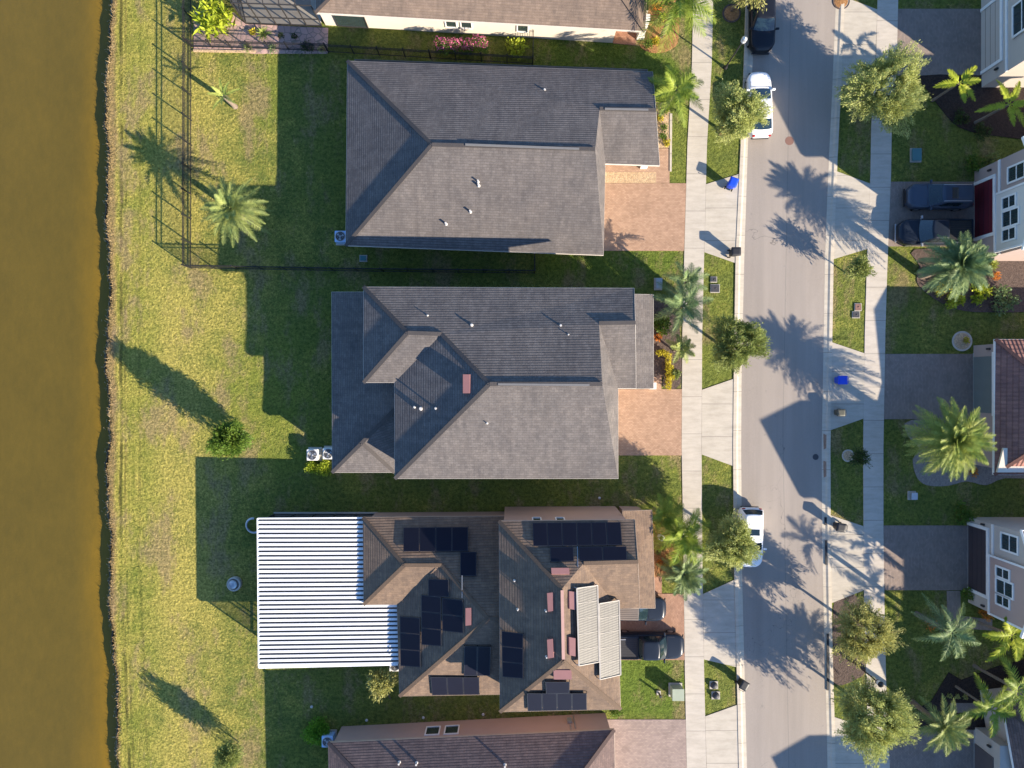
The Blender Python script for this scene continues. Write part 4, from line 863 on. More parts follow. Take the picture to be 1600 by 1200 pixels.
# ------------------------------------------------------------ vehicles
def vehicle(name,label,kind,loc,rz,Ln,W,paintm,cat='car',roofz=1.45,pick=False,rails=False,tonneau=None,sunroof=False,cab=None,lampm='lamp_lens'):
    r=empty(name,(0,0,0),label,cat)
    suv=kind=='suv'; pk=kind=='pickup'
    hz=.98 if (suv or pk) else .80         # bonnet height
    bz=1.05 if (suv or pk) else .93        # belt
    x0,x1=-Ln/2,Ln/2
    if pk: cs,ce=x0+Ln*.36,x0+Ln*.735; rs,re=x0+Ln*.40,x0+Ln*.62
    elif suv: cs,ce=x0+.10,x0+Ln*.70; rs,re=x0+.42,x0+Ln*.545
    else: cs,ce=x0+Ln*.09,x0+Ln*.72; rs,re=x0+Ln*.24,x0+Ln*.52
    def hw(x):  # half width seen from above
        t=(x-x0)/Ln; f=1.0
        for tt,q,e in((1-t,.15,.56),(t,.10,.68)):
            if tt<q: u=1-tt/q; f*=(1-(1-e)*u**2.2)
        return W/2*f*(1-.035*abs(2*t-1)**3)
    def top(x):
        t=(x-x0)/Ln
        if x>ce-.1: u=(x-(ce-.1))/(x1-(ce-.1)); return bz+.03-(bz+.03-hz)*u**.8-(.20*max(0,(u-.8)/.2)**2)
        if pk: return bz+.10 if x<cs else bz+.04
        if x<cs+.3: u=max(0,(x-x0)/(cs+.3-x0)); return bz+.02-.10*(1-u)**2
        return bz+.02
    m=MB(); rows=[]; N=34
    for i in range(N+1):
        x=x0+Ln*(1-math.cos(math.pi*i/N))/2; h=hw(x); z=top(x); zc=z+ (.05 if x>ce else .02)
        if i in(0,N): h*=.93
        half=[(h*.86,.24),(h*.97,.34),(h,.55),(h*.985,.78*z/bz if z<bz else .78),(h*.955,z-.07),(h*.90,z-.015),(h*.72,z+.012),(h*.35,zc-.005),(0,zc)]
        rows.append([Vector((x,-a,b)) for a,b in half]+[Vector((x,a,b)) for a,b in half[-2::-1]])
    m.grid(rows,0,True); m.face(rows[0]); m.face(rows[-1][::-1]); m.face([rw[0] for rw in rows]+[rw[-1] for rw in rows[::-1]])
    body=m.build('body',paintm,r,weld=True); WORLD[body]=Vector((0,0,0))
    # cabin
    hb=W/2*.885; ht=W/2*.70; rz_=roofz
    def ring_(x,f,a,z): return [Vector((x,-a,z))]
    P=lambda x,y,z:Vector((x,y,z))
    m=MB(); secs=[]
    nS=9
    rowsb=[]
    def lvl(t):  # t 0 belt..1 roof edge
        xs=cs+(rs-cs)*t; xe=ce+(re-ce)*t; h=hb+(ht-hb)*t**1.15; z=bz+(rz_-.05-bz)*t
        o=[]
        for k in range(7):
            s=-1+2*k/6; o.append(P(xe+.13*(1-s*s)*(1-.4*t)-.02,s*h,z))
        for k in range(1,6): o.append(P(xe+(xs-xe)*k/6,h*(1+.02*math.sin(math.pi*k/6)),z))
        for k in range(7):
            s=1-2*k/6; o.append(P(xs-.08*(1-s*s)*(1-.4*t)+.02,s*h,z))
        for k in range(1,6): o.append(P(xs+(xe-xs)*k/6,-h*(1+.02*math.sin(math.pi*k/6)),z))
        return o
    L0=[lvl(t) for t in(0,.35,.7,1)]
    cx=sum((p for p in L0[-1]),Vector())/len(L0[-1])
    rr=[[cx+(p-cx)*s+P(0,0,d) for p in L0[-1]] for s,d in((.96,.035),(.8,.05),(.4,.062),(.02,.066))]
    m.grid(L0+rr,0,True,True); m.build('cabin',paintm,r,weld=True)
    def glass(nm,idx,t0,t1,shr=.06):
        g=MB(); A=lvl(t0); B=lvl(t1); rw=[]
        for t in(0,.5,1):
            C=lvl(t0+(t1-t0)*t); row=[C[i%len(C)].copy() for i in idx]
            mid=sum(row,Vector())/len(row); row=[mid+(p-mid)*(1-shr) for p in row]
            cen=Vector(((cs+ce)/2,0,mid.z)); 
            row=[p+Vector(((1 if nm=='windshield' else -1 if nm=='rear_window' else 0)*.014,(.014 if mid.y>0.3 else -.014 if mid.y<-.3 else 0),.012)) for p in row]; rw.append(row)
        g.grid(rw,0,True); g.build(nm,M['carglass'],r)
    glass('windshield',range(0,7),.06,.97); glass('rear_window',range(12,19),.1,.95)
    if pk: glass('side_window',(7,8,9),.15,.9); glass('side_window',(9,10,11),.15,.9); glass('side_window',(19,20,21),.15,.9); glass('side_window',(21,22,23),.15,.9)
    else: glass('side_window',(7,8),.15,.9,.1); glass('side_window',(8,9,10),.15,.9); glass('side_window',(22,23),.15,.9,.1); glass('side_window',(20,21,22),.15,.9)
    if sunroof:
        g=MB(); a=(rs+re)/2+.28; g.box((a,0,rz_+.012),(.48,.84,.012)); g.build('sunroof',M['carglass'],r)
    # wheels
    wr=.36 if (suv or pk) else .32
    for sx in(x0+Ln*.19,x1-Ln*.175):
        for sy in(-1,1):
            g=MB(); y=sy*(W/2-.13); g.tube([(sx,y-.115,wr),(sx,y-.09,wr),(sx,y+.09,wr),(sx,y+.115,wr)],[wr*.93,wr,wr,wr*.93],22); t=g.build('wheel',M['tyre'],r); 
            g=MB(); yy=y+sy*.11; g.tube([(sx,yy,wr),(sx,yy+sy*.015,wr)],wr*.62,14); WORLD[t]=Vector((0,0,0)); g.build('rim',M['rim'],t)
    for sy in(-1,1):
        g=MB(); g.box((ce-.12,sy*(hb+.17),bz+.08),(.13,.24,.17)); g.bar((ce-.08,sy*(hb-.0),bz+.02),(ce-.1,sy*(hb+.1),bz+.06),.08,.05); g.build('wing_mirror',paintm if lampm!='chrome' else M['steel'],r,bevel=.03)
        x=x1-.16; g=MB(); hh=hw(x)
        g.grid([[P(x1-.36,sy*(hw(x1-.36)*.97),hz-.11),P(x1-.2,sy*hw(x1-.2)*.965,hz-.19),P(x1-.07,sy*hw(x1-.07)*.80,hz-.26),P(x1-.02,sy*hw(x1-.02)*.62,hz-.28)],[P(x1-.42,sy*(hw(x1-.42)*.80),hz-.03),P(x1-.27,sy*hw(x1-.27)*.78,hz-.06),P(x1-.16,sy*hw(x1-.16)*.66,hz-.13),P(x1-.10,sy*hw(x1-.1)*.52,hz-.17)]],0,True); g.build('headlight',M['lamp_lens'],r)
        g=MB(); xx=x0+.02; g.box((x0+.07,sy*(hw(x0+.1)*.84),bz-.12),(.14,.22,.16 if not pk else .32)); g.build('tail_light',M['taillens'],r,bevel=.03)
    g=MB(); g.box((x1-.02,0,.52),(.06,W*.5,.22)); g.build('grille',M['black'],r,bevel=.02)
    g=MB(); g.box((x1-.0,0,.34),(.10,W*.72,.14)); g.build('bumper',M['black'] if not lampm=='chrome' else M['steel'],r,bevel=.04)
    g=MB(); g.box((x0+.01,0,.42),(.12,W*.74,.16)); g.build('bumper',M['black'] if not lampm=='chrome' else M['steel'],r,bevel=.04)
    if rails:
        for sy in(-1,1):
            g=MB(); g.tube([P(rs+.15,sy*ht*.90,rz_+.0),P(rs+.25,sy*ht*.90,rz_+.06),P(re-.1,sy*ht*.90,rz_+.06),P(re+.0,sy*ht*.90,rz_)],.022,6); g.build('roof_rail',M['steel'],r)
    if suv and tonneau:
        g=MB(); g.box(((rs+re)/2,0,rz_+.022),(re-rs+.02,ht*1.93,.02)); c=g.build('roof_panel',tonneau,r,bevel=.008); WORLD[c]=Vector((0,0,0)); g=MB()
        for k in range(1,9): g.box(((rs+re)/2,-ht*.96+ht*1.93*k/9,rz_+.036),(re-rs-.08,.02,.012))
        g.box((rs+(re-rs)*.30,0,rz_+.042),(.05,ht*1.93,.02)); g.build('rib',M['bronze'],c)
    # shut lines
    g=MB(); g.bar((ce+.12,-hb*.92,bz+.05),(ce+.12,hb*.92,bz+.05),.018,.012); 
    for sy in(-1,1): g.bar((ce+.15,sy*hb*.93,bz+.035),(x1-.45,sy*hb*.80,hz+.0),.016,.012)
    g.build('shut_line',M['black'],r)
    if pk:
        b0,b1=x0+.10,cs-.06; zt=bz+.115
        if tonneau: 
            g=MB(); g.box(((b0+b1)/2,0,zt+.02),(b1-b0,W*.82,.04)); c=g.build('bed_cover',tonneau,r,bevel=.015)
            g=MB()
            for k in range(1,8): g.box((b0+(b1-b0)*.02+.0+ (b1-b0)*.5, -W*.41+W*.82*k/8, zt+.045),((b1-b0)*.94,.02,.012))
            g.box((b0+(b1-b0)*.22,0,zt+.05),(.05,W*.82,.03)); WORLD[c]=Vector((0,0,0)); g.build('rib',M['bronze'],c)
        else:
            g=MB(); g.box(((b0+b1)/2,0,zt+.012),(b1-b0,W*.80,.012)); g.build('bed_floor',M['black'],r)
            g=MB()
            for sy in(-1,1): g.bar((b0,sy*W*.42,zt+.05),(b1,sy*W*.42,zt+.05),.07,.09)
            g.bar((b0,-W*.42,zt+.05),(b0,W*.42,zt+.05),.07,.09); g.bar((b1+.02,-W*.42,zt+.05),(b1+.02,W*.42,zt+.05),.05,.09); g.build('bed_rim',paintm,r)
            g=MB()
            for k in range(-4,5): g.box(((b0+b1)/2,k*W*.085,zt+.022),(b1-b0-.1,.03,.012))
            g.build('bed_ribs',M['bronze'],r)
            g=MB(); g.box((b0+.55,.42*W*.8,zt+.10),(.75,.05,.05)); g.build('cargo_bar',M['steel'],r)
    r.location=loc; r.rotation_euler=(0,0,rz); return r
zr=.03
def at(px,py): v=G(px,py); return (v.x,v.y,.02)
# kerbside, facing down the picture (-Y) or up
vehicle('parked_car','black car parked by the near kerb at the top of the picture','suv',at(1185.5,40),R(-90.5),4.75,1.94,M['p_black'],roofz=1.62)
vehicle('parked_car','white car parked under the tree, below the black car','sedan',at(1182,169),R(92),5.05,1.85,M['p_white'])
vehicle('parked_car','white car with dark glass roof panel parked beside the lower street tree','suv',at(1167,836),R(-91.5),4.55,1.88,M['p_white'],roofz=1.55,sunroof=True)
vehicle('pickup_truck','black pickup with an open bed, nose towards the street, on the pink paver driveway','pickup',at(1009,1003),R(0),5.6,1.98,M['p_navy'],'pickup truck',roofz=1.85)
vehicle('parked_car','dark car with a ribbed grey-brown roof, half under the tan house roof','suv',at(987,945),R(-1),5.0,1.9,M['p_navy'],roofz=1.62,tonneau=M['bed_brown'])
vehicle('parked_car','dark blue SUV with roof rails in front of the red garage door','suv',at(1458,311),R(180),4.95,1.95,M['p_blue'],'SUV',roofz=1.68,rails=True,sunroof=True)
vehicle('pickup_truck','blue-black pickup beside the dark blue SUV, partly under the big palm','pickup',at(1450,366),R(180),5.5,2.0,M['p_navy'],'pickup truck',roofz=1.8,lampm='chrome')
# ------------------------------------------------------------ palms, trees, shrubs
def frond(mb,base,az,el,Ln,wd,droop,n=22,leafw=.045,vee=.25,rnd=.12,tiltm=.5):
    d=Vector((math.cos(az)*math.cos(el),math.sin(az)*math.cos(el),math.sin(el))); side=Vector((-math.sin(az),math.cos(az),0)); bend=random.uniform(-.15,.15)
    def P(t): return base+d*Ln*t+side*bend*Ln*t*t-Vector((0,0,droop*Ln*t*t))
    pts=[P(k/6) for k in range(7)]
    for k in range(6):
        a,b=pts[k],pts[k+1]; w0=.035*(1-k/6)+.008; w1=.035*(1-(k+1)/6)+.008; mb.face([a-side*w0,b-side*w1,b+side*w1,a+side*w0])
    for i in range(n):
        t=.10+.9*(i+.5)/n; p=P(t); f=(P(min(1,t+.03))-P(t-.03)).normalized()
        ll=wd*math.sin(math.pi*min(1,(.18+.80*t)))**.7*random.uniform(.8,1.1)
        for s in(-1,1):
            o=(side*s*(1-.45*t)+f*(.45+.5*t)+Vector((0,0,vee+random.uniform(-.25,.2)))).normalized()
            tip=p+o*ll-Vector((0,0,ll*ll*.35)); q=f*leafw
            mid=p.lerp(tip,.5)+Vector((0,0,ll*.04))
            mb.face([p-q*.5,p+q*.5,mid+q*.6,tip,mid-q*.6])
def palm(label,px,py,h,Rf,nf,mat,lean=(0,0),cat='palm tree',trunk=True,tr=.18,wd=None,els=(-.25,1.25),droop=.35,group=None,name='palm_tree',n=22,leafw=.05,az0=None,azs=None):
    b=G(px,py); r=empty(name,b,label,cat,group); top=b+Vector((lean[0],lean[1],h))
    if trunk:
        m=MB(); k=9; P=[]; rad=[]
        for i in range(k+1):
            t=i/k; P.append(b+Vector((lean[0]*t**1.3,lean[1]*t**1.3,h*t-.05))); rad.append(tr*(1.35-.35*min(1,t*3))*(1+.06*(i%2)))
        m.tube(P,rad,12); m.build('trunk',M['palmbark'],r)
    m=MB(); wd=wd or Rf*.28; ga=2.39996
    for i in range(nf):
        t=(i+.5)/nf; el=els[1]+(els[0]-els[1])*t**.8+random.uniform(-.1,.1); az=i*ga+random.uniform(-.2,.2)
        if azs: az=random.uniform(*azs)
        frond(m,top+Vector((math.cos(az)*.06,math.sin(az)*.06,.05*(1-t))),az,el,Rf*(.72+.36*min(1,t*1.8))*random.uniform(.9,1.08),wd,droop*(.6+.6*t),n,leafw)
    m.build('crown',mat,r); return r
def leafcloud(mb,c,r,rz,n,size,up=.2,shell=.55,narrow=.3):
    for i in range(n):
        th=random.uniform(0,2*math.pi); u=random.uniform(-1,1); s=math.sqrt(1-u*u); rad=(shell+(1-shell)*random.random())
        lump=1+.16*math.sin(3*th+c.x)+.12*math.sin(5*th+2*u*3+c.y)
        d=Vector((s*math.cos(th),s*math.sin(th),u)); p=c+Vector((d.x*r*lump,d.y*r*lump,d.z*rz))*rad
        a=(d+Vector((random.gauss(0,.7),random.gauss(0,.7),random.gauss(0,.5)+up))).normalized(); b=a.cross(Vector((random.gauss(0,1),random.gauss(0,1),random.gauss(0,1)))).normalized()
        L=size*random.uniform(.6,1.35); mb.face([p-a*L*.5,p+b*L*narrow,p+a*L*.5,p-b*L*narrow])
def oak(label,px,py,h,cr,ch,mat,ntips=110,leaves=85,size=.14,seed=1,lean=(0,0),group='feathery street trees',name='street_tree',cat='tree',tr=.11,cz=None,flat=.9,spread=.11):
    rnd=random.Random(seed); random.seed(seed); b=G(px,py); r=empty(name,b,label,cat,group); cz=cz or h*.62
    c=b+Vector((lean[0],lean[1],cz)); m=MB(); fk=b+Vector((lean[0]*.5,lean[1]*.5,cz*.45))
    m.tube([b-Vector((0,0,.05)),b.lerp(fk,.5),fk],[tr*1.2,tr,tr*.85],9); lf=MB()
    ph=rnd.uniform(0,6)
    mains=[]
    for k in range(7):
        a=k*.9+rnd.uniform(-.3,.3)+ph; e=rnd.uniform(.3,1.2); p=c+Vector((math.cos(a)*cr*.45,math.sin(a)*cr*.45,(e-.6)*ch*.35)); mains.append(p); m.tube([fk,fk.lerp(p,.5)+Vector((0,0,.15)),p],[tr*.55,tr*.35,tr*.2],6)
    for i in range(ntips):
        u=1-2*(i+.5)/ntips; th=i*2.39996+ph; s=math.sqrt(max(0,1-u*u)); lump=.97+.20*math.sin(3*th+ph)+.15*math.sin(5*th+2+4*u)+rnd.uniform(-.22,.18)
        tip=c+Vector((s*math.cos(th)*cr*lump,s*math.sin(th)*cr*lump,u*ch*flat*lump)); st=min(mains,key=lambda q:(q-tip).length); st=st.lerp(tip,rnd.uniform(0,.25))
        m.tube([st,st.lerp(tip,.55)+Vector((0,0,.1)),tip],[.022,.014,.006],4,cap=False)
        d=(tip-st); L=d.length; dn=d.normalized()
        for j in range(leaves):
            t=rnd.uniform(.12,1.06); p=st+d*t+Vector((0,0,.1*math.sin(math.pi*min(1,t))))+Vector((rnd.gauss(0,spread),rnd.gauss(0,spread),rnd.gauss(0,spread)))
            a=(dn*1.6+Vector((rnd.gauss(0,.6),rnd.gauss(0,.6),rnd.gauss(.1,.5)))).normalized(); w=a.cross(Vector((rnd.gauss(0,1),rnd.gauss(0,1),rnd.gauss(0,1)))).normalized(); l=size*rnd.uniform(.6,1.4)
            lf.face([p-a*l*.6,p+w*l*.17,p+a*l*.6,p-w*l*.17])
    m.build('trunk',M['bark'],r); lf.build('crown',mat,r); return r
def shrub(label,px,py,cr,h,mat,n=1500,size=.12,name='shrub',cat='shrub',group=None,narrow=.3,base=.0,blob=1,stem=True,squash=1.0):
    b=G(px,py); r=empty(name,b,label,cat,group); m=MB()
    if blob==1: leafcloud(m,b+Vector((0,0,base+h*.5)),cr,h*.55,n,size,narrow=narrow,shell=.45)
    else:
        for k in range(blob):
            a=k*6.283/blob+random.uniform(-.3,.3); leafcloud(m,b+Vector((math.cos(a)*cr*.5,math.sin(a)*cr*.5*squash,base+h*random.uniform(.4,.6))),cr*.6,h*.5,n//blob,size,narrow=narrow,shell=.4)
    m.build('foliage',mat,r)
    m=MB()
    for k in range(5): a=k*1.26; m.tube([b+Vector((0,0,-.03)),b+Vector((math.cos(a)*cr*.4,math.sin(a)*cr*.4,base+h*.5))],[.035,.012],5)
    m.build('stem',M['bark'],r); return r
def spiky(label,px,py,Rr,h,n,mat,name='spiky_plant',cat='plant',w=.05,group=None):
    b=G(px,py); r=empty(name,b,label,cat,group); m=MB()
    for i in range(n):
        a=i*2.39996; e=random.uniform(.15,1.35); L=Rr*random.uniform(.75,1.1); d=Vector((math.cos(a)*math.cos(e),math.sin(a)*math.cos(e),math.sin(e)*h/Rr)); s=Vector((-math.sin(a),math.cos(a),0))
        p0=b+Vector((0,0,.05)); p1=p0+d*L*.55+Vector((0,0,.05)); p2=p0+d*L-Vector((0,0,.12*L)); m.face([p0-s*w*.6,p1-s*w,p1+s*w,p0+s*w*.6]); m.face([p1-s*w,p2,p1+s*w])
    m.build('blades',mat,r)
    m=MB(); m.lathe(b,[(.09,-.02),(.11,.08),(.06,.16),(.001,.2)],8); m.build('stem',M['palmbark'],r); return r
# street trees
oak('feathery olive street tree half over the upper white car',1129,206,5.4,1.75,1.6,M['lf_oak'],200,170,seed=3,cz=3.7)
oak('round dense street tree in the verge beside the second house',1127,540,5.2,1.85,1.8,M['lf_oakd'],220,180,seed=4,cz=3.6)
oak('ragged olive street tree half over the lower white car',1120,832,5.2,1.65,1.5,M['lf_oak'],200,170,seed=5,cz=3.6)
oak('largest street tree, across the street near the top',1343,172,5.4,2.65,2.0,M['lf_oak'],300,180,seed=6,cz=3.5,lean=(.1,.1))
oak('wide golden-olive tree across the street above the street lamp',1313,963,4.8,2.05,1.5,M['lf_gold'],180,150,seed=7,cz=3.5)
oak('big bushy tree across the street at the bottom, below the street lamp',1322,1082,5.4,2.45,2.2,M['lf_oak'],300,180,seed=8,cz=4.0)
oak('tree with a mulch ring at the top edge, left of the black car',1142,17,4.2,1.5,1.2,M['lf_gold'],60,45,seed=9,cz=2.9,lean=(.6,.1),size=.16)
oak('small dry tree on a mulch ring at the top edge across the street',1313,-5,3.6,.9,.9,M['lf_gold'],50,60,seed=19,cz=2.6)
oak('small bright young tree by the corner of the shaded apron across the street',1322,427,2.9,.85,1.0,M['lf_oakd'],60,40,size=.17,seed=10,cz=2.0,tr=.05,spread=.09)
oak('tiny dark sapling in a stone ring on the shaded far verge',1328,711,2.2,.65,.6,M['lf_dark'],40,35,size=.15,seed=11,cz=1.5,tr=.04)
oak('upright evergreen on the pond-side lawn with a very long shadow',384,683,5.4,1.08,2.2,M['lf_green'],170,110,seed=12,cz=3.0,size=.18,group='upright trees on the pond lawn',tr=.07,flat=1.0)
oak('smaller upright tree on the pond-side lawn at the bottom edge',373,1159,3.8,.78,1.55,M['lf_oakd'],110,80,seed=13,cz=2.15,size=.15,group='upright trees on the pond lawn',tr=.05,flat=1.0)
oak('small multi-stemmed tree by the corner of the white patio roof',610,1092,3.2,.95,.7,M['lf_gold'],60,45,seed=14,cz=2.4,lean=(-.3,2.3),size=.2,group=None,name='small_tree',tr=.05)
# palms on the houses' side
palm('bushy date palm inside the pond fence',391,346,3.4,2.35,44,M['lf_palm'],(-.1,.1),tr=.22,n=24,els=(-.45,1.25),wd=.5)
palm('young palm with a few stiff thin fronds on the back lawn',369,168,1.9,1.35,9,M['lf_palmy'],(-.15,.1),tr=.17,wd=.22,els=(.3,1.2),n=16)
palm('tall arching queen palm over the sidewalk at the top',1033,58,4.5,3.1,18,M['lf_queen'],(.25,.35),tr=.14,wd=1.0,droop=.6,n=34,els=(-.1,1.0))
palm('queen palm beside the entry of the plain grey-roofed house',1031,181,3.9,2.2,15,M['lf_queen'],(.35,.3),tr=.12,wd=.7,droop=.5,n=28,els=(-.1,1.0))
palm('dark green palm standing in the shade beside the second house',1035,492,3.4,2.3,17,M['lf_palmb'],(.8,.35),tr=.12,wd=.6,droop=.45,n=24,group=None)
palm('small palm at the edge of the sidewalk by the yellow hedge',1053,548,2.0,1.1,12,M['lf_palm'],(.1,.1),tr=.08,wd=.38,n=18)
palm('drooping palm over the sidewalk just above the second house entry',1057,455,2.6,1.6,12,M['lf_palmb'],(.2,.4),tr=.10,wd=.5,n=20)
palm('bright queen palm beside the tan roof, right over the sidewalk',1040,822,3.2,2.3,20,M['lf_queen'],(.55,-.1),tr=.12,wd=.75,droop=.5,n=28)
palm('smaller bright palm above the other queen palm, beside the tan roof corner',1021,794,2.4,1.6,13,M['lf_queen'],(.3,-.1),tr=.09,wd=.55,droop=.5,n=22)
palm('low dark green palm at the corner of the pink paver driveway',1061,890,1.3,1.85,32,M['lf_palmb'],(.1,0),tr=.18,wd=.5,n=24)
# palms across the street
palm('big blue-green date palm over the blue-black pickup',1440,429,4.6,2.35,96,M['lf_palmb'],(.15,0),tr=.28,n=28,wd=.55,droop=.28,els=(-.95,1.35))
palm('biggest date palm, yellow-green, over the gravel bed by the tile roof',1432,680,4.8,2.75,96,M['lf_palmy'],(.0,0),tr=.30,n=30,wd=.62,droop=.28,els=(-.8,1.35))
palm('open palm with curling separate fronds beside the taupe house',1432,959,4.1,2.35,15,M['lf_palmb'],(.1,0),tr=.16,wd=.55,droop=.55,n=26,els=(-.05,.95))
palm('spreading palm at the top of the bottom-right driveway',1426,1097,4.0,2.0,30,M['lf_palm'],(.0,0),tr=.17,wd=.5,droop=.35,n=26,els=(-.1,1.1))
palm('slim leaning palm with five yellow-green fronds beside the top-right driveway',1457,157,3.1,1.75,6,M['lf_lime'],(.05,0),tr=.09,wd=.42,droop=.3,n=28,leafw=.07,els=(.0,.6))
palm('slim leaning palm below the other one, at the right edge',1523,192,3.5,1.9,7,M['lf_lime'],(.1,0),tr=.09,wd=.42,droop=.3,n=28,leafw=.07,els=(.0,.6))
palm('tallest of the lime palms at the right edge, beside the taupe house',1516,967,4.0,2.3,9,M['lf_lime'],(.3,.2),tr=.11,wd=.6,droop=.45,n=30,leafw=.07,els=(.0,.8))
palm('lime palm at the right edge with fronds hanging over the brown roof',1522,1040,4.2,2.4,9,M['lf_queen'],(.3,0),tr=.11,wd=.6,droop=.45,n=30,leafw=.06,els=(.0,.8))
palm('leaning palm with a bare pale trunk above the dark mulch bed',1493,1072,3.4,2.2,7,M['lf_queen'],(.4,-.2),tr=.08,wd=.6,droop=.5,n=30,leafw=.06,els=(.0,.7))
# shrubs and bedding
shrub('big yellow-green tropical shrub at the corner of the stone terrace',342,38,1.55,1.9,M['lf_lime'],420,.75,narrow=.13,blob=4,group=None)
spiky('variegated spiky plant beside the pool cage',412,55,.75,.7,46,M['lf_palmy'],w=.045); shrub('low golden shrub left of the spiky plant on the terrace',396,52,.32,.4,M['lf_yellow'],120,.14)
spiky('small grey-green spiky plant by the terrace fence',388,76,.62,.4,30,M['lf_palm'],w=.03); spiky('pale spiky plant at the corner where the terrace meets the shade',427,77,.62,.4,30,M['lf_palmb'],w=.03)
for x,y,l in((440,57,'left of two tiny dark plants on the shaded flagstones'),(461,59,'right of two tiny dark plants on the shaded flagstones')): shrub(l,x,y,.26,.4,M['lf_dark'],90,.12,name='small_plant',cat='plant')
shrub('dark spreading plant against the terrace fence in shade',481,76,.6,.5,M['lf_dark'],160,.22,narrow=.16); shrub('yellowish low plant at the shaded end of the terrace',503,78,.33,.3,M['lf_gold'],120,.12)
b=G(722,84); r=empty('flowering_bush',b,'pink flowering bush along the fence below the cream wall','shrub'); m=MB(); m2=MB()
for k in range(7):
    c=b+Vector((-1.65+k*.55,random.uniform(-.15,.2),.95+.25*math.sin(k*1.3))); leafcloud(m2,c,.52,.75,260,.15); leafcloud(m,c+Vector((0,.1,.35)),.48,.42,150,.12,shell=.7)
m2.build('foliage',M['lf_green'],r); m.build('blossom',M['lf_pinkfl'],r)
m=MB()
for k in range(5): m.tube([b+Vector((-1.4+k*.7,0,-.03)),b+Vector((-1.5+k*.75,.05,1.0))],[.04,.02],5)
m.build('stem',M['bark'],r)
shrub('yellow-green shrub on the strip right of the pink bush',807,81,.85,1.2,M['lf_lime'],300,.28,narrow=.25)
shrub('clipped green hedge below the two cream air conditioners',509,731,.66,1.1,M['lf_lime'],1100,.11); shrub('clipped green hedge left of the other hedge below the air conditioners',490,729,.55,1.05,M['lf_lime'],900,.11)
shrub('round dark green bush around the bluish air conditioner',499,1140,1.12,.85,M['lf_bright'],3000,.15)
shrub('bright round bush between the tan roof and the bottom house',961,1106,.55,.9,M['lf_green'],900,.12)
for i,(x,y,rr) in enumerate(((1013,70,.45),(1024,66,.35),(1028,38,.4),(1026,14,.4),(1035,28,.3))): shrub(('low green plant beside the white porch column','small golden plant on the orange mulch, second from the column','rusty low plant in the middle of the orange mulch bed','rusty low plant near the top edge on the orange mulch bed','yellowish low plant beside the queen palm trunk')[i],x,y,rr,.5,M[('lf_green','lf_yellow','lf_gold','lf_orange','lf_lime')[i]],220,.13,name='bedding_plant',cat='plant')
for i,(x,y,mt) in enumerate(((1031,186,'lf_yellow'),(1037,200,'lf_green'),(1036,214,'lf_green'),(1041,225,'lf_yellow'),(1040,172,'lf_lime'))): shrub(('yellow flowering plant at the top of the narrow entry bed','spiky green plant in the middle of the narrow entry bed','green plant low in the narrow entry bed','yellowish plant at the lower end of the narrow entry bed','lime plant beside the queen palm in the entry bed')[i],x,y,.33,.4,M[mt],160,.12,name='bedding_plant',cat='plant')
# yellow L-shaped hedge of the second house
b=G(1044,570); r=empty('yellow_hedge',b,'yellow-green clipped L-shaped hedge by the second house entry','hedge'); m=MB()
for x,y in [(1028,552),(1033,551),(1038,553)]+[(1043,556+6*k) for k in range(9)]+[(1046,575),(1048,590)]: leafcloud(m,G(x,y)+Vector((0,0,.38)),.27,.38,120,.12)
m.build('foliage',M['lf_yellow'],r); m=MB()
for k in range(6): p=G(1043,556+8*k); m.tube([p,p+Vector((0,0,.4))],.03,5)
m.build('stem',M['bark'],r)
shrub('green narrow hedge beside the sidewalk, right of the yellow hedge',1054,585,.42,.6,M['lf_palm'],500,.13,name='hedge_plant',cat='hedge')
shrub('mid green bush in front of the second house in shade',1032,509,.75,1.0,M['lf_green'],700,.18); shrub('low brown shrub by the lower storey corner of the second house',1027,527,.4,.5,M['lf_orange'],160,.14)
# white statue and plants on the orange bed
b=G(1031,838); r=empty('garden_statue',b,'small white garden ornament on the orange mulch beside the tan roof','garden ornament'); m=MB(); m.lathe(b,[(.22,0),(.22,.08),(.10,.14),(.08,.4),(.16,.5),(.24,.6),(.22,.66),(.12,.64),(.001,.6)],14); m.build('pedestal',M['white'],r); m=MB(); m.lathe(b+Vector((0,0,.62)),[(.18,0),(.16,.06),(.001,.07)],14); m.build('bowl',M['black'],r)
for i,(x,y,mt) in enumerate(((1028,818,'lf_yellow'),(1035,853,'lf_palm'),(1030,878,'lf_orange'),(1040,884,'lf_yellow'),(1028,862,'lf_palm'),(1044,868,'lf_gold'))): shrub(('yellow plant above the white ornament','pale plant just below the white ornament','orange croton low in the orange mulch bed','yellow croton at the lower tip of the orange bed','small pale plant below the ornament against the tan roof','golden plant on the street side of the orange bed')[i],x,y,.28,.35,M[mt],120,.11,name='bedding_plant',cat='plant')
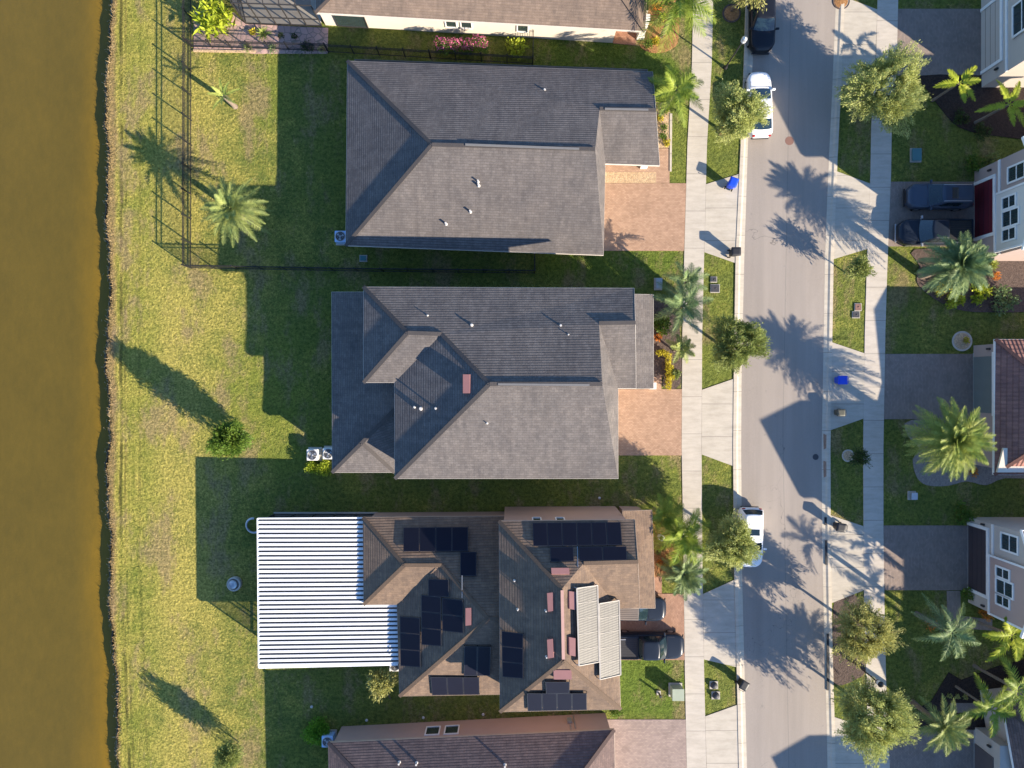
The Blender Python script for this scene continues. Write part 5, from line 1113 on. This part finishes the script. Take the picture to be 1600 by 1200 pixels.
# across the street
shrub('golden shrub under the blue-green palm',1469,444,1.0,.8,M['lf_yellow'],420,.25,narrow=.18,blob=3); shrub('lime green shrub at the lower edge of the palm bed',1487,471,.75,.8,M['lf_lime'],320,.22,blob=3); shrub('lime shrub right of the other lime shrub in the palm bed',1525,459,.9,.7,M['lf_lime'],330,.24,blob=3)
spiky('yellow spiky plant near the right edge below the white bay',1545,415,.75,.9,40,M['lf_palmy'],w=.06); spiky('pale agave with broad curled leaves in the palm bed',1535,452,.8,.5,20,M['lf_palm'],w=.11); shrub('orange croton behind the agave',1552,432,.35,.7,M['lf_orange'],140,.16)
shrub('large pale green shrub at the right edge above the lawn',1560,470,1.15,1.1,M['lf_palmb'],700,.2,blob=3); shrub('red-orange plant in the shaded corner under the white bay',1545,402,.3,.5,M['lf_orange'],100,.14)
shrub('dim shrub in the shade at the red-garage house corner',1518,257,.8,.8,M['lf_green'],500,.16,blob=3); shrub('light green shrub behind the first one at the white-bay house corner',1545,250,.55,1.0,M['lf_palm'],350,.15)
shrub('shaded green shrub at the corner of the taupe house',1500,801,.95,.8,M['lf_green'],420,.2,blob=3); shrub('dark green shrub at the foot of the dark garage wall',1507,925,.55,.8,M['lf_green'],300,.16)
shrub('small golden plant in the round stone bed',1508,532,.27,.3,M['lf_yellow'],90,.14,name='bedding_plant',cat='plant')
spiky('little pale plant in the gravel bed under the biggest palm',1462,725,.35,.25,16,M['lf_palmb']); shrub('low plant in the gravel bed beside the tile roof',1520,738,.4,.4,M['lf_orange'],100,.14)
for i,(x,y) in enumerate(((1482,1086),(1494,1087),(1506,1088))): shrub(('left','middle','right')[i]+' of three small yellow-green plants in a row on the dark mulch',x,y,.22,.3,M['lf_gold'],80,.12,name='bedding_plant',cat='plant',group='row of three plants on the dark mulch')
shrub('dark shrub beside the shaded far lawn near the open palm',1452,975,.5,.5,M['lf_orange'],120,.15); shrub('rusty shrub behind the taupe bay house corner',1535,957,.5,1.0,M['lf_orange'],200,.17)
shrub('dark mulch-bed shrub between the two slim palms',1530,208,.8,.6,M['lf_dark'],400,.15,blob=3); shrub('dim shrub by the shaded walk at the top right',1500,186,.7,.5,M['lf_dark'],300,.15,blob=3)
